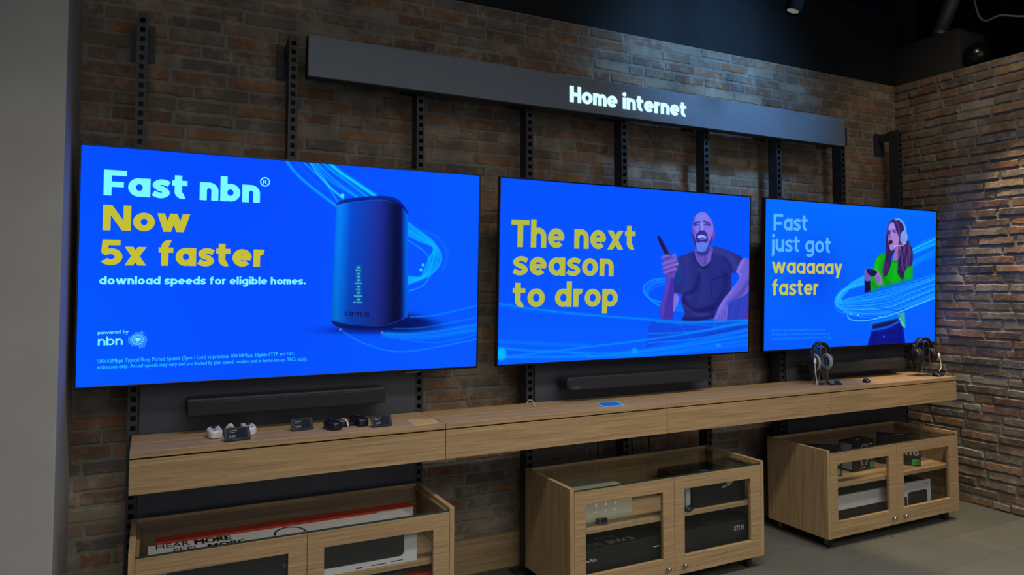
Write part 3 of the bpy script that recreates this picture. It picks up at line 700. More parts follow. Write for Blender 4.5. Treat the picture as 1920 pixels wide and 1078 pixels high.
def paint_gamer(p):
    def bg(X, Y):
        C = np.zeros(X.shape+(3,)); q = np.clip((Y-370)/280, 0, 1); t = np.exp(-((X-1530)/40)**2-((Y-510)/60)**2)
        C[..., 0] = 0; C[..., 1] = 108-16*q-22*t; C[..., 2] = 255-14*t; return C
    p.base(bg)
    A = lambda x, y: (1560+x/3.995, 390+y/3.995)
    B = lambda x, y: (1640+x/10.775, 400+y/10.775)
    # broad trail to the right
    swirl(p, [(*A(600, 330), 0, 6), (*A(690, 285), 0, 8), (*A(800, 240), 0, 9)], 14, 1, (0, 170, 255), .7, 3, (.5, 1.4))
    swirl(p, [(*A(600, 420), 0, 5), (*A(690, 370), 0, 6), (*A(800, 320), 0, 8)], 8, 1, (0, 160, 255), .6, 5, (.5, 1.6))
    p.line([A(590, 320), A(690, 270), A(800, 215)], 1.3, (60, 190, 255), .9)
    # jeans
    p.fill([A(300, 905), A(340, 880), A(500, 840), A(535, 900), A(552, 1035), A(262, 1045), A(285, 960)], (6, 18, 140), .6, 1, False)
    for q in (([A(330, 920), A(310, 1030)]), ([A(400, 940), A(480, 925)]), ([A(500, 900), A(510, 1020)]), ([A(420, 1000), A(520, 985)])): p.line(q, 2, (4, 8, 104), .6)
    p.blob(*A(390, 963), 1.6, 1.6, (110, 150, 230), .9)
    p.fill([A(305, 865), A(500, 820), A(512, 862), A(300, 912)], (24, 16, 84), .7, 1, False)
    p.fill([A(490, 790), A(545, 780), A(550, 900), A(520, 880), A(500, 830)], (60, 190, 150), .8, .8, False); p.line([A(505, 825), A(540, 885)], 1.5, (120, 235, 180), .8)
    # sweater
    sw = [A(312, 440), A(330, 385), A(365, 345), A(400, 345), A(440, 388), A(490, 390), A(530, 370), A(600, 425), A(603, 500), A(600, 545), A(500, 570), A(400, 600), A(375, 585), A(340, 620), A(290, 632), A(282, 560), A(300, 500)]
    m = p.mask(sw, .7); p.put(m, (10, 168, 24)); p.clip = m
    for pts, w_, c_, al in (([A(345, 380), A(330, 470), A(370, 560)], 4, (20, 196, 30), .7), ([A(395, 420), A(390, 520), A(420, 570)], 5, (6, 120, 24), .6), ([A(470, 420), A(470, 540)], 6, (14, 186, 26), .7), ([A(560, 430), A(570, 540)], 5, (8, 176, 60), .7), ([A(520, 500), A(540, 560)], 3, (6, 112, 22), .6), ([A(445, 400), A(490, 402)], 1, (4, 110, 24), .8), ([A(300, 560), A(330, 600)], 3, (6, 118, 40), .6)): p.line(pts, w_, c_, al)
    p.clip = None
    # hair behind
    hair = [A(408, 190), A(428, 110), A(462, 84), A(505, 92), A(540, 135), A(562, 230), A(590, 280), A(606, 340), A(600, 425), A(572, 440), A(545, 475), A(535, 530), A(515, 525), A(490, 480), A(492, 400), A(470, 330), A(448, 370), A(440, 430), A(410, 505), A(385, 505), A(380, 460), A(398, 380), A(402, 290)]
    m = p.mask(hair, .6); p.put(m, (46, 30, 92)); p.clip = m
    R = random.Random(2)
    for k in range(26):
        x = R.uniform(490, 595); y = R.uniform(250, 330); c_ = R.choice(((110, 72, 140), (146, 104, 164), (30, 18, 70), (86, 56, 124)))
        p.line([A(x, y), A(x+R.uniform(-10, 12), y+60), A(x+R.uniform(-18, 8), y+120), A(x-R.uniform(0, 30), y+190)], R.uniform(.6, 1.3), c_, .6)
    for k in range(10):
        x = R.uniform(390, 440); p.line([A(x+8, 300), A(x, 380), A(x+R.uniform(-8, 8), 440), A(x-8, 500)], R.uniform(.6, 1.2), R.choice(((110, 72, 140), (30, 18, 70))), .6)
    p.line([B(420, 140), B(480, 260), B(500, 420), B(500, 560)], 1.6, (112, 84, 160), .6); p.line([B(330, 150), B(270, 280), B(240, 420)], 1.2, (96, 70, 146), .6)
    p.clip = None
    # face
    p.fill([B(440, 620), B(480, 640), B(470, 800), B(460, 935), B(400, 950), B(370, 930), B(400, 800)], (150, 108, 186), .6)
    face = [B(268, 380), B(285, 260), B(330, 195), B(375, 180), B(410, 250), B(440, 360), B(470, 430), B(490, 540), B(470, 640), B(420, 720), B(350, 755), B(310, 725), B(292, 640), B(278, 560), B(268, 510)]
    m = p.mask(face, .5); p.put(m, (158, 126, 214)); p.clip = m
    p.blob(*B(340, 280), 6, 7, (176, 150, 240), .7); p.blob(*B(430, 560), 6, 9, (186, 128, 196), .7); p.blob(*B(280, 420), 3, 9, (96, 60, 150), .7)
    p.fill([B(272, 345), B(318, 350), B(312, 410), B(275, 420)], (54, 34, 110), .7, .85); p.line([B(345, 350), B(385, 335), B(425, 345)], .7, (70, 44, 120), .85); p.line([B(362, 375), B(400, 368), B(420, 385)], 1.1, (50, 32, 104), .9)
    p.line([B(330, 400), B(300, 460), B(320, 480), B(345, 475)], .7, (110, 70, 160), .8); p.line([B(345, 380), B(350, 450)], 1.4, (190, 160, 245), .6)
    p.fill([B(292, 560), B(320, 540), B(352, 550), B(370, 585), B(330, 620), B(298, 640)], (44, 18, 62), .5); p.line([B(285, 555), B(312, 530), B(345, 540)], .9, (170, 92, 160), .8); p.line([B(300, 640), B(325, 648), B(345, 630)], .8, (206, 120, 190), .9)
    p.fill([B(430, 690), B(480, 640), B(420, 760), B(330, 770)], (80, 50, 130), .8, .7)
    p.clip = None
    # headphones
    p.line([B(430, 122), B(500, 122), B(560, 180), B(600, 250), B(620, 350)], 1.7, (130, 180, 255), 1); p.line([B(470, 130), B(550, 190), B(595, 280)], .6, (70, 110, 210), .6)
    cup = [B(520, 470), B(540, 390), B(590, 345), B(635, 370), B(650, 470), B(635, 570), B(600, 630), B(550, 610), B(522, 560)]
    p.fill(cup, (128, 156, 240), .5); p.line([B(640, 400), B(655, 500), B(630, 600)], .8, (176, 180, 245), .9); p.line([B(565, 500), B(568, 580)], .6, (70, 80, 180), .7)
    p.line([B(625, 600), B(590, 632), B(520, 652), B(420, 655), B(385, 670)], .7, (210, 205, 250), 1); p.blob(*B(395, 668), 2.2, 1.4, (150, 180, 250), 1, p=4)
    # hands and gamepad
    p.fill([A(245, 540), A(285, 545), A(292, 632), A(244, 634)], (18, 12, 60), .6, 1, False)
    p.fill([A(245, 470), A(262, 456), A(280, 480), A(286, 530), A(268, 548), A(248, 535)], (124, 92, 178), .6); p.fill([A(318, 500), A(330, 462), A(345, 470), A(372, 520), A(378, 560), A(355, 575), A(330, 550)], (150, 116, 196), .6)
    p.fill([A(258, 468), A(280, 456), A(330, 470), A(335, 490), A(310, 512), A(278, 500)], (24, 20, 70), .6)
    for k in range(4): p.line([A(322, 508+14*k), A(352, 516+14*k)], .7, (86, 58, 140), .8, smooth=False)
    for k in range(3): p.line([A(248, 495+15*k), A(272, 492+15*k)], .6, (70, 48, 124), .8, smooth=False)
    p.line([A(290, 455), A(294, 445)], .7, (140, 110, 190), .8); p.blob(*A(283, 470), 1, 1, (90, 90, 150), .8)
    # trails in front: a wide ribbon wound round the waist
    rib = [A(800, 500), A(600, 540), A(420, 600), A(250, 650), A(120, 660), A(60, 690), A(60, 740), A(150, 790), A(300, 812), A(420, 800), A(600, 740), A(800, 650)]
    p.fill(rib, (0, 104, 255), 4, .2); p.fill([A(250, 640), A(600, 530), A(800, 480), A(800, 640), A(600, 735), A(300, 800)], (0, 106, 255), 3, .72)
    for k in range(34):
        t = k/33.; q = R.uniform(-10, 10); v = R.uniform(-12, 12); x_ = R.uniform(20, 70); al = R.uniform(.25, .9)
        p.line([A(800, 490+t*160+q), A(600, 556+t*180+q), A(420, 615+t*190+v), A(250, 655+t*155+v), A(130, 672+t*125), A(x_+18, 700+t*60+v), A(x_, 670+v+t*30), A(x_+45, 622+v), A(150+v, 560+40*t), A(240, 505+70*t)], R.uniform(.3, .6), (10, 170, 255) if k % 3 else (70, 205, 255), al)
    p.line([A(115, 805), A(140, 835), A(230, 845), A(360, 822), A(500, 780), A(800, 660)], .9, (90, 220, 255), .95); p.line([A(330, 745), A(480, 770), A(550, 750)], .8, (10, 40, 180), .6)
    p.line([A(300, 915), A(420, 890), A(510, 845)], 2.2, (0, 110, 255), .85)
    p.line([A(300, 862), A(420, 835), A(500, 812)], 3.4, (0, 125, 250), .9)
    for q in (A(138, 793), A(194, 800), A(360, 816)): p.blob(*q, 1.7, 1.7, (120, 230, 255), .9, p=4)

TVW, TVH = 1.66, .939
SCREEN = bpy.data.materials.new('lit_screen'); SCREEN.use_nodes = True
_nt = SCREEN.node_tree; _b = _nt.nodes['Principled BSDF']; _a = _nt.nodes.new('ShaderNodeAttribute'); _a.attribute_name = 'picture'
_b.inputs['Base Color'].default_value = (.004, .004, .005, 1); _b.inputs['Roughness'].default_value = .5; _b.inputs['Specular IOR Level'].default_value = .02
_nt.links.new(_a.outputs['Color'], _b.inputs['Emission Color']); _b.inputs['Emission Strength'].default_value = 1
YEL1, YEL2, YEL3 = emit('yellow_type', (196, 190, 46)), emit('olive_yellow_type', (178, 186, 66)), emit('pale_yellow_type', (196, 198, 80))
CY1, CY2, LB3 = emit('pale_cyan_type', (118, 250, 255)), emit('cyan_small_type', (40, 200, 255)), emit('light_blue_type', (84, 178, 255))
LB4 = emit('blue_small_type', (20, 140, 255)); NAVY = emit('navy_type', (14, 14, 84))
def make_tv(cx, cz, label, painter, gx, gy):
    cyy, tilt = 3.24, .04
    root = thing('television', label, 'television', (cx, cyy, cz), (tilt, 0, 0), 'wall televisions showing adverts')
    Mx = Matrix.Translation((cx, cyy, cz)) @ Matrix.Rotation(tilt, 4, 'X')
    nrm = np.array(Mx.to_3x3() @ Vector((0, -1, 0))); c0 = np.array([cx, cyy, cz]); Mi = Mx.inverted()
    def loc(px, py, lift=.0012):                      # point of the screen plane on a sight line, in the set's own axes
        d = ray(px, py); p = ORG+d*((c0-ORG)@nrm)/(d@nrm); q = Mi @ Vector(p); return np.array([q.x, -lift, q.z])
    fr, W2, H2 = .007, TVW/2, TVH/2
    bz = MB()
    bz.box(-W2, W2, -.003, .022, H2-fr, H2).box(-W2, W2, -.003, .022, -H2, -H2+fr*1.5).box(-W2, -W2+fr, -.003, .022, -H2+fr*1.5, H2-fr).box(W2-fr, W2, -.003, .022, -H2+fr*1.5, H2-fr)
    bz.build('bezel', GLOSSB, root, bevel=.0015)
    bh = MB().box(-W2+.004, W2-.004, .004, .03, -H2+.004, H2-.004); bh.extrude(rrect(-W2*.8, W2*.8, -H2*.85, H2*.6, .03), .03, .068)
    bh.build('back_housing', PLAST, root)
    wm = MB(); lo, hi = 1e9, -1e9
    for x in PX:
        if abs(x-cx) < .66: wm.box(x-cx-.015, x-cx+.015, .068, .110, -.12, .12); lo, hi = min(lo, x-cx), max(hi, x-cx)
    wm.box(lo, hi, .068, .08, .02, .07).build('wall_mount', BLACK, root)
    MB().box(W2-.36, W2-.29, .0, .012, -H2-.006, -H2).build('logo_tab', GREYM, root)
    # picture
    xs = np.linspace(-W2+fr, W2-fr, gx); zs = np.linspace(H2-fr, -H2+fr*1.5, gy)
    X, Z = np.meshgrid(xs, zs)
    Rm = np.array(Mx.to_3x3()); wp = np.stack([X, np.zeros_like(X), Z], -1) @ Rm.T + c0 - ORG
    dep = wp @ CF; px = 960+CX+FPX*(wp @ CR)/dep; py = 539+CY-FPX*(wp @ CU)/dep
    p = Paint(px, py); painter(p)
    C = np.clip(p.C, 0, 255)/255.; L = np.where(C <= .04045, C/12.92, ((C+.055)/1.055)**2.4)
    me = bpy.data.meshes.new('screen'); me.vertices.add(gx*gy)
    me.vertices.foreach_set('co', np.stack([X, np.zeros_like(X), Z], -1).astype('f').ravel())
    idx = np.arange(gx*gy).reshape(gy, gx); q = np.stack([idx[1:, :-1], idx[1:, 1:], idx[:-1, 1:], idx[:-1, :-1]], -1).reshape(-1, 4)
    me.loops.add(q.size); me.polygons.add(len(q))
    me.loops.foreach_set('vertex_index', q.ravel().astype('i')); me.polygons.foreach_set('loop_start', np.arange(0, q.size, 4, dtype='i'))
    me.update(calc_edges=True)
    at = me.attributes.new('picture', 'FLOAT_COLOR', 'POINT')
    at.data.foreach_set('color', np.concatenate([L, np.ones((gy, gx, 1))], -1).astype('f').ravel())
    me.materials.append(SCREEN)
    sc = bpy.data.objects.new('screen', me); COL.objects.link(sc); sc.parent = root
    return root, sc, loc
def headline(mb, loc, txt, l, r, top, ref, w, wide=1.08, gap=.075, word=None):
    a, b, t = loc(*l), loc(*r), loc(l[0], top)
    type_line(mb, txt, a, b, (0, 0, t[2]-a[2]), ref, w, wide=wide, gap=gap, word=word)
def small(mb, loc, txt, l, r, cap, bold=0):
    a, b, t = loc(*l), loc(*r), loc(l[0], l[1]-cap); text_line(mb, txt, a, b, (0, 0, t[2]-a[2]), bold)

def ringm(mb, c, r1, r2, n=28):
    vs = []; fs = []
    for k in range(n):
        t = 2*math.pi*k/n
        for r in (r1, r2): vs.append((c[0]+r*math.cos(t), c[1], c[2]+r*math.sin(t)))
    for k in range(n): j = (k+1) % n; fs.append((2*k, 2*j, 2*j+1, 2*k+1))
    mb.add(vs, fs)
def heads(name, m, *lines):
    for a in lines:
        for k in range(a[0].count(' ')+1 if a[4] != 1.04 or len(a[0]) < 12 else 1):
            h = MB(); headline(h, loc, *a, word=k if a[0].count(' ') < 3 else None); h.build(name, m, sc, fixn=False)
def smalls(name, m, *lines):
    for a in lines: h = MB(); small(h, loc, *a); h.build(name, m, sc, fixn=False)
tv, sc, loc = make_tv(.573, 1.5435, 'largest looking television at left, advert with a round cornered modem and yellow headline', paint_modem, 780, 440)
heads('headline', CY1, ('Fast nbn', (194, 365.8), (487, 380.5), 317.6, 1, .275, 1.12), ('download speeds for eligible homes.', (186, 533), (573, 533.4), 517.3, 1.04, .25, 1.12, .085))
smalls('emblem_text', CY1, ('powered by', (183.4, 626.5), (241.2, 624.6), 6.6, .012)); heads('emblem_text', CY1, ('nbn', (183.4, 647.7), (230, 646.4), 631, 1.04, .17))
a = loc(497, 341); r0 = abs(loc(506.4, 341)[0]-a[0])
h = MB(); ringm(h, a, r0, r0*.76); small(h, loc, 'R', (493.6, 345.2), (500.8, 345.6), 8.6, .03); h.build('registered_mark', CY1, sc, fixn=False)
c = loc(258, 636.6); u = abs(loc(274, 636.6)[0]-c[0])/16.           # dotted ring emblem: rings, then rays of dots
h = MB(); ringm(h, c, 0.001, 4.2*u, 20)
for r1, r2 in ((5.9, 6.8), (8.2, 9.1), (10.4, 11.4)): ringm(h, c, r1*u, r2*u, 30)
for k in range(42):
    t = math.radians(-180+k*8.6); dg = (math.degrees(t)+180) % 360-180
    for j, rr in enumerate((13.4, 15.2, 17.0, 18.8, 20.6)):
        far = 5 if -66 < dg < -44 else 4 if -80 < dg < -30 or 44 < dg < 70 else 3 if -40 < dg < 30 or abs(dg) > 150 else 2 if 60 < dg < 110 or dg < -120 else 1
        if j < far: ringm(h, (c[0]+rr*u*math.cos(t), c[1], c[2]+rr*u*math.sin(t)), .0001, .55*u, 6)
h.build('ring_emblem', CY1, sc, fixn=False)
heads('yellow_headline', YEL1, ('Now', (192.4, 431.5), (356, 435.6), 383.7, 1, .275, 1.12), ('5x faster', (189, 496.8), (495.7, 500.2), 449, 1, .275, 1.12))
smalls('small_print', CY2, ('500/43Mbps Typical Busy Period Speeds (7pm-11pm) vs previous 100/18Mbps. Eligible FTTP and HFC', (182.3, 681), (552.5, 665.6), 7.4, .01),
       ('addresses only. Actual speeds may vary and are limited by plan speed, modem and in-home set-up. T&Cs apply.', (181.6, 691.8), (575.8, 675.4), 7.2, .01))
E_ = lambda x, y: (600+x/3.477, 340+y/3.477)
smalls('modem_lettering', NAVY, ('OPTUS', E_(162, 878), E_(320, 884), 9.2, .06))
smalls('modem_indicator_text', CY1, *[(tx, E_(x0, y), E_(x1, y), 2.6) for tx, x0, x1, y in (('Power', 233, 268, 584), ('DSL', 238, 264, 626), ('Internet', 226, 272, 668), ('Wi-Fi', 233, 265, 709), ('Telephone', 219, 276, 751), ('4G Backup', 215, 277, 793))])

tv, sc, loc = make_tv(2.334, 1.5425, 'middle television, advert with a bald bearded man holding a remote control', paint_man, 720, 405)
heads('headline', YEL2, ('The next', (958.2, 462.8), (1190.8, 468.7), 411.4, 1, .24, 1.05), ('season', (960.6, 515.6), (1150, 518), 480.4, XH, .24, 1.05), ('to drop', (960.6, 576), (1158, 574.8), 526, 1.04, .24, 1.05))

tv, sc, loc = make_tv(4.107, 1.541, 'right television nearest the corner, advert with a woman in a green sweater', paint_gamer, 720, 405)
heads('headline', LB3, ('Fast', (1450, 431.9), (1513.6, 432.9), 400.8, 1, .22), ('just got', (1446.5, 471.3), (1557, 474.3), 448, XH, .21))
heads('yellow_headline', YEL3, ('waaaaay', (1447, 512), (1578.7, 514.3), 491, XH, .21), ('faster', (1447.4, 553.8), (1534.3, 552.8), 523, 1.04, .21))
smalls('small_print', LB4, ('500/43Mbps Typical Busy Period Speeds (7pm-11pm) vs previous', (1446.4, 621.4), (1547, 619), 4.6), ('100/18Mbps. Eligible FTTP and HFC addresses only. Actual speeds may', (1446.4, 629.2), (1555.5, 626.6), 4.6),
       ('vary and are limited by plan speed, modem and in-home set-up. T&Cs apply.', (1446.2, 637), (1560, 634.4), 4.6))

# ------------------------------------------------------------------ soundbars on brackets
def soundbar(x0, x1, z0, z1, label, r, logo, seam):
    W, H, D = x1-x0, z1-z0, .10
    root = thing('soundbar', label, 'soundbar', ((x0+x1)/2, 3.215, z0), group='soundbars under the televisions')
    MB().extrude(rrect(-W/2, W/2, 0, H, min(r, H*.45)), .008, D).build('body', PLAST, root, smooth=False, bevel=.006, seg=3)
    MB().extrude(rrect(-W/2+.006, W/2-.006, .004, H-.006, min(r, H*.42)), 0, .009).build('grille', CLOTH, root, bevel=.003)
    for s in (-.25, .25): MB().box(W*s-.02, W*s+.02, D, 3.345-3.215, .01, H-.01).build('bracket', BLACK, root)
    if seam: MB().box(-W/2+.05, W/2-.06, -.0008, .001, H-.013, H-.012).build('trim_line', GREYM, root)
    if logo:
        b = MB(); text_line(b, logo, (-W/2+.035, -.0012, .014), (-W/2+.075, -.0012, .014), (0, 0, .008)); b.build('badge', INKG, root, fixn=False)
    return root
soundbar(.13, .94, .945, 1.016, 'slim dark grey soundbar mounted under the left television', .008, None, True)
soundbar(1.885, 2.83, .934, 1.003, 'long matt black soundbar under the middle television, close above the shelf', .03, 'SONOS', False)
soundbar(3.64, 4.56, .918, .985, 'black soundbar under the right television between the two headsets', .012, None, False)

# ------------------------------------------------------------------ floating shelves
SF, SB, ST, SBOT = 2.988, 3.328, .874, .721
SH_LAB = ['oak floating shelf at left carrying the white and black gamepads', 'oak floating shelf second from left with the blue sticker on top',
          'oak floating shelf third from left, empty top', 'oak floating shelf at far right by the corner carrying two headsets']
SLOT = [(.055, 1.145), (.06, 1.145), (.048, 1.12), (.06, 1.12)]
for k in range(4):
    x0 = -.06+1.2003*k; W = 1.2003-.003
    root = thing('floating_shelf', SH_LAB[k], 'shelf', (x0, SF, SBOT), group='oak floating shelves in a row')
    H = ST-SBOT; D = SB-SF; s0, s1 = SLOT[k]
    b = MB(); zt = H-.023                                  # top board with a cable slot cut through it
    b.box(0, W, 0, .168, zt, H).box(0, W, .177, D, zt, H).box(0, s0, .168, .177, zt, H).box(s1, W, .168, .177, zt, H)
    b.build('top_board', WX, root, bevel=.0008, seg=1)
    MB().box(0, W, 0, .02, 0, zt-.006).build('drawer_front', WX, root, bevel=.0008, seg=1)
    MB().box(.004, W-.004, .022, D, .004, zt-.05).box(.004, W-.004, D-.02, D, zt-.05, zt-.0003).box(.004, .02, .022, D-.02, zt-.05, zt-.0003).box(W-.02, W-.004, .022, D-.02, zt-.05, zt-.0003).build('carcass', PANEL, root)
    for x in (.003, W-.015):
        MB().box(x, x+.012, D, PF-SF-(.0132 if (k, x > .5) in ((1, True), (2, False)) else .0008), .03, .12).build('bracket', BLACK, root)

# ------------------------------------------------------------------ display cabinets
CF_, CB_, CT, CBT = 2.87, 3.316, .55, .06
def cabinet(xl, xr, label):
    W = xr-xl; D = CB_-CF_; H = CT-CBT; th = .0205
    root = thing('display_cabinet', label, 'cabinet', (xl, CF_, 0), group='oak display cabinets on castors')
    MB().box(0, th, 0, D, CBT, CT).build('side_panel', WZ, root, bevel=.0008, seg=1)
    MB().box(W-th, W, 0, D, CBT, CT).build('side_panel', WZ, root, bevel=.0008, seg=1)
    MB().box(th, W-th, D-.018, D, CBT, CT).build('back_panel', WX, root, bevel=.0008, seg=1)
    MB().box(th, W-th, 0, D-.018, CBT, CBT+.02).build('base_board', WX, root, bevel=.0008, seg=1)
    MB().box(th, W-th, .026, D-.018, .325, .345).build('shelf_board', WX, root, bevel=.0008, seg=1)
    MB().box(th+.001, W-th-.001, .001, D-.019, .5345, .5405).build('glass_top', TOPG, root)
    MB().box(th+.001, W-th-.001, -.0004, .0009, .5343, .5407).build('glass_edge', GEDGE, root)
    for x in (th, W-th-.012): MB().box(x, x+.012, .022, D-.018, .522, .534).build('glass_ledge', WY, root)
    mid = W/2
    for s in (0, 1):
        d0, d1 = (th+.0015, mid-.001) if s == 0 else (mid+.001, W-th-.0015)
        z0, z1 = CBT+.0215, .533
        w0, w1 = (d0+.061, d1-.068) if s == 0 else (d0+.062, d1-.070)
        v0, v1 = .148, .469
        b = MB()
        b.box(d0, d1, 0, .02, v1, z1).box(d0, d1, 0, .02, z0, v0).box(d0, w0, 0, .02, v0, v1).box(w1, d1, 0, .02, v0, v1)
        door = b.build('door', WX, root, bevel=.0008, seg=1)
        MB().box(w0, w1, .009, .013, v0, v1).build('pane', GLASS, door)
        kx = mid-.049 if s == 0 else mid+.053
        MB().lathe([(.004, 0), (.0045, -.012), (.011, -.016), (.012, -.022), (.009, -.026), (.001, -.027)], (kx, 0, .104), 'y', 20).build('knob', CHROME, door, smooth=True)
    for x in (.055, W-.08):
        for y in (.045, D-.06):
            MB().box(x-.028, x+.028, y-.025, y+.025, CBT-.004, CBT-.0005).build('castor_plate', GREYM, root)
            fork = MB().box(x-.02, x+.02, y-.012, y+.018, CBT-.008, CBT-.004).box(x-.02, x-.016, y-.012, y+.018, .016, CBT-.004).box(x+.016, x+.02, y-.012, y+.018, .016, CBT-.004).build('castor_fork', GREYM, root)
            MB().lathe([(.004, -.013), (.021, -.013), (.024, -.009), (.024, .009), (.021, .013), (.004, .013)], (x, y+.003, .024), 'x', 24).build('castor_wheel', RUBBER, root, smooth=False)
    return root
c1 = cabinet(-.054, 1.134, 'oak display cabinet at left, cut by the frame, holding orange and white boxes')
c2 = cabinet(1.694, 2.878, 'oak display cabinet in the middle with black subwoofer boxes inside')
c3 = cabinet(3.361, 4.549, 'oak display cabinet at right by the brick corner with headset boxes inside')
SHZ, BSZ = .3455, .0805

def bar(b, p0, p1, up):                              # a line of print too small to read
    p0, p1, up = (np.array(q, float) for q in (p0, p1, up)); b.add([p0, p1, p1+up, p0+up], [(0, 1, 2, 3)])
def carton(name, label, cat, x0, x1, y0, y1, z0, z1, m, group=None, bevel=.002):
    root = thing(name, label, cat, ((x0+x1)/2, (y0+y1)/2, z0), group=group); W, D, H = x1-x0, y1-y0, z1-z0
    MB().box(-W/2, W/2, -D/2, D/2, 0, H).build('carton', m, root, bevel=bevel)
    return root, W, D, H
# left cabinet
r, W, D, H = carton('soundbar_box', 'long white soundbar box lettered HEAR MORE on the left cabinet shelf', 'box', .005, .985, 2.905, 3.10, SHZ, .500, CARDW)
b = MB(); b.extrude(rrect(-.43, .03, .02, H-.02, .018), -D/2-.0011, -D/2-.0004); b.extrude(rrect(.07, .435, .03, H-.022, .02), -D/2-.0011, -D/2-.0004)
b.build('printed_soundbars', CARDB, r)
b = MB(); Z_ = H+.0006
for tx, x0_, x1_, y_, bo in (('HEAR', -.463, -.350, .043, 0), ('FEEL', -.406, -.318, -.032, 0), ('MORE', -.332, -.208, .036, .045), ('MORE', -.289, -.165, -.038, .045)): text_line(b, tx, (x0_, y_, Z_), (x1_, y_, Z_), (0, .056, 0), bo)
bar(b, (.24, -D/2-.0009, .008), (.265, -D/2-.0009, .008), (0, 0, .005)); bar(b, (.30, -D/2-.0009, .010), (.36, -D/2-.0009, .010), (0, 0, .003)); bar(b, (.38, -D/2-.0009, .012), (.43, -D/2-.0009, .012), (0, 0, .003))
hb = []
for t in range(13): a_ = math.pi*t/12; hb.append((.005+.062*math.cos(a_), -.0+.088*math.sin(a_), H+.0005))
for i in range(12): p, q = hb[i], hb[i+1]; k = .012; b.add([(p[0]-k*math.cos(math.pi*i/12)*.7, p[1]-k*math.sin(math.pi*i/12), p[2]), p, q, (q[0]-k*math.cos(math.pi*(i+1)/12)*.7, q[1]-k*math.sin(math.pi*(i+1)/12), q[2])], [(0, 1, 2, 3)])
b.build('lettering', INKB, r, fixn=False)
b = MB(); text_line(b, 'HDMI', (.0-.035, -D/2-.0016, .06), (.022, -D/2-.0016, .06), (0, 0, .02)); b.build('pale_lettering', INKG, r, fixn=False)
r, W, D, H = carton('orange_box', 'long orange box standing behind the white soundbar box', 'box', .03, 1.035, 3.108, 3.18, SHZ, .505, ORANGE)
MB().box(W/2-.16, W/2-.002, -D/2-.0006, -D/2-.0001, .003, H-.003).build('white_front', CARDW, r)
MB().box(W/2-.05, W/2-.018, -D/2-.0012, -D/2-.0004, .01, .04).build('blue_sticker', mat('blue_ink', (40, 110, 190), .5), r)
r, W, D, H = carton('dark_box', 'dark box on the floor of the left cabinet below the shelf', 'box', .02, .93, 2.93, 3.2, BSZ, .30, CARDB)
r, W, D, H = carton('orange_box', 'orange edged box at the right end below the left cabinet shelf', 'box', .94, 1.09, 2.95, 3.2, BSZ, .27, ORANGE)
# middle cabinet
r, W, D, H = carton('device_box', 'pale grey device box with small icons on the middle cabinet shelf', 'box', 1.765, 2.107, 2.972, 3.245, SHZ, .480, mat('pale_grey_card', (170, 168, 152), .55))
b = MB(); bar(b, (-.05, -D/2-.0006, H-.03), (.01, -D/2-.0006, H-.03), (0, 0, .004)); bar(b, (.016, -D/2-.0006, H-.03), (.085, -D/2-.0006, H-.03), (0, 0, .004))
for k in range(3):
    x = -.045+.055*k
    b.add([(x, -D/2-.0006, .07), (x+.012, -D/2-.0006, .07), (x+.012, -D/2-.0006, .088), (x, -D/2-.0006, .088)], [(0, 1, 2, 3)])
    b.add([(x-.004, -D/2-.0006, .045), (x+.016, -D/2-.0006, .045), (x+.016, -D/2-.0006, .050), (x-.004, -D/2-.0006, .050)], [(0, 1, 2, 3)])
b.add([(-.02, .04, H+.0005), (.03, .04, H+.0005), (.03, .05, H+.0005), (-.02, .05, H+.0005)], [(0, 1, 2, 3)])
b.build('printed_icons', INKW, r, fixn=False)
sw = thing('subwoofer', 'glossy black subwoofer cube at the right of the middle cabinet shelf', 'speaker', (2.625, 3.07, SHZ))
MB().extrude(rrect(-.18, .18, -.155, .16, .025), 0, .137, 'z').build('body', GLOSSB, sw, bevel=.006)
b = MB(); yb = -.1565
for k in range(2):
    x = -.0+.02*k
    b.add([(.02+x, yb, .085), (.05+x, yb, .098), (.075+x, yb, .12), (.06+x, yb, .122), (.035+x, yb, .104)], [(0, 1, 2, 3, 4)])
b.add([(.0, yb, .082), (.03, yb, .085), (.05, yb, .1), (.02, yb, .095)], [(0, 1, 2, 3)])
b.build('leaf_emblem', INKW, sw, fixn=False)
b = MB(); b.add([(-.01, -.01, .1376), (.03, -.02, .1376), (.05, .0, .1376), (.0, .02, .1376)], [(0, 1, 2, 3)]); b.build('blue_sticker', MATS['blue_ink'], sw, fixn=False)
r, W, D, H = carton('leaflet_holder', 'small white leaflet card beside the black subwoofer cube', 'card', 2.405, 2.432, 2.925, 3.05, SHZ, .462, CARDW, bevel=.001)
r, W, D, H = carton('subwoofer_box', 'black box lettered MORE SPACE in the bottom left of the middle cabinet', 'box', 1.735, 2.285, 2.915, 3.20, BSZ, .245, CARDB)
b = MB(); text_line(b, 'MORE', (-.187, -.118, H+.0005), (-.080, -.118, H+.0005), (0, .044, 0)); text_line(b, 'BASS', (-.085, -.056, H+.0005), (.035, -.056, H+.0005), (0, .044, 0))
b.build('grey_lettering', INKG, r, fixn=False)
b = MB(); text_line(b, 'SPACE', (-.062, -.118, H+.0005), (.100, -.118, H+.0005), (0, .044, 0), .06); text_line(b, 'BlueAnt', (-.24, -D/2-.0008, .108), (-.145, -D/2-.0008, .108), (0, 0, .016))
bar(b, (.18, -D/2-.0008, .118), (.215, -D/2-.0008, .118), (0, 0, .005)); b.build('white_lettering', INKW, r, fixn=False)
r, W, D, H = carton('subwoofer_box', 'black box lettered SUBWOOFER in the bottom right of the middle cabinet', 'box', 2.295, 2.85, 2.915, 3.20, BSZ, .245, CARDB)
b = MB(); text_line(b, 'SUBWOOFER', (-.02, -.122, H+.0005), (.240, -.122, H+.0005), (0, .044, 0), .02); b.build('grey_lettering', INKG, r, fixn=False)
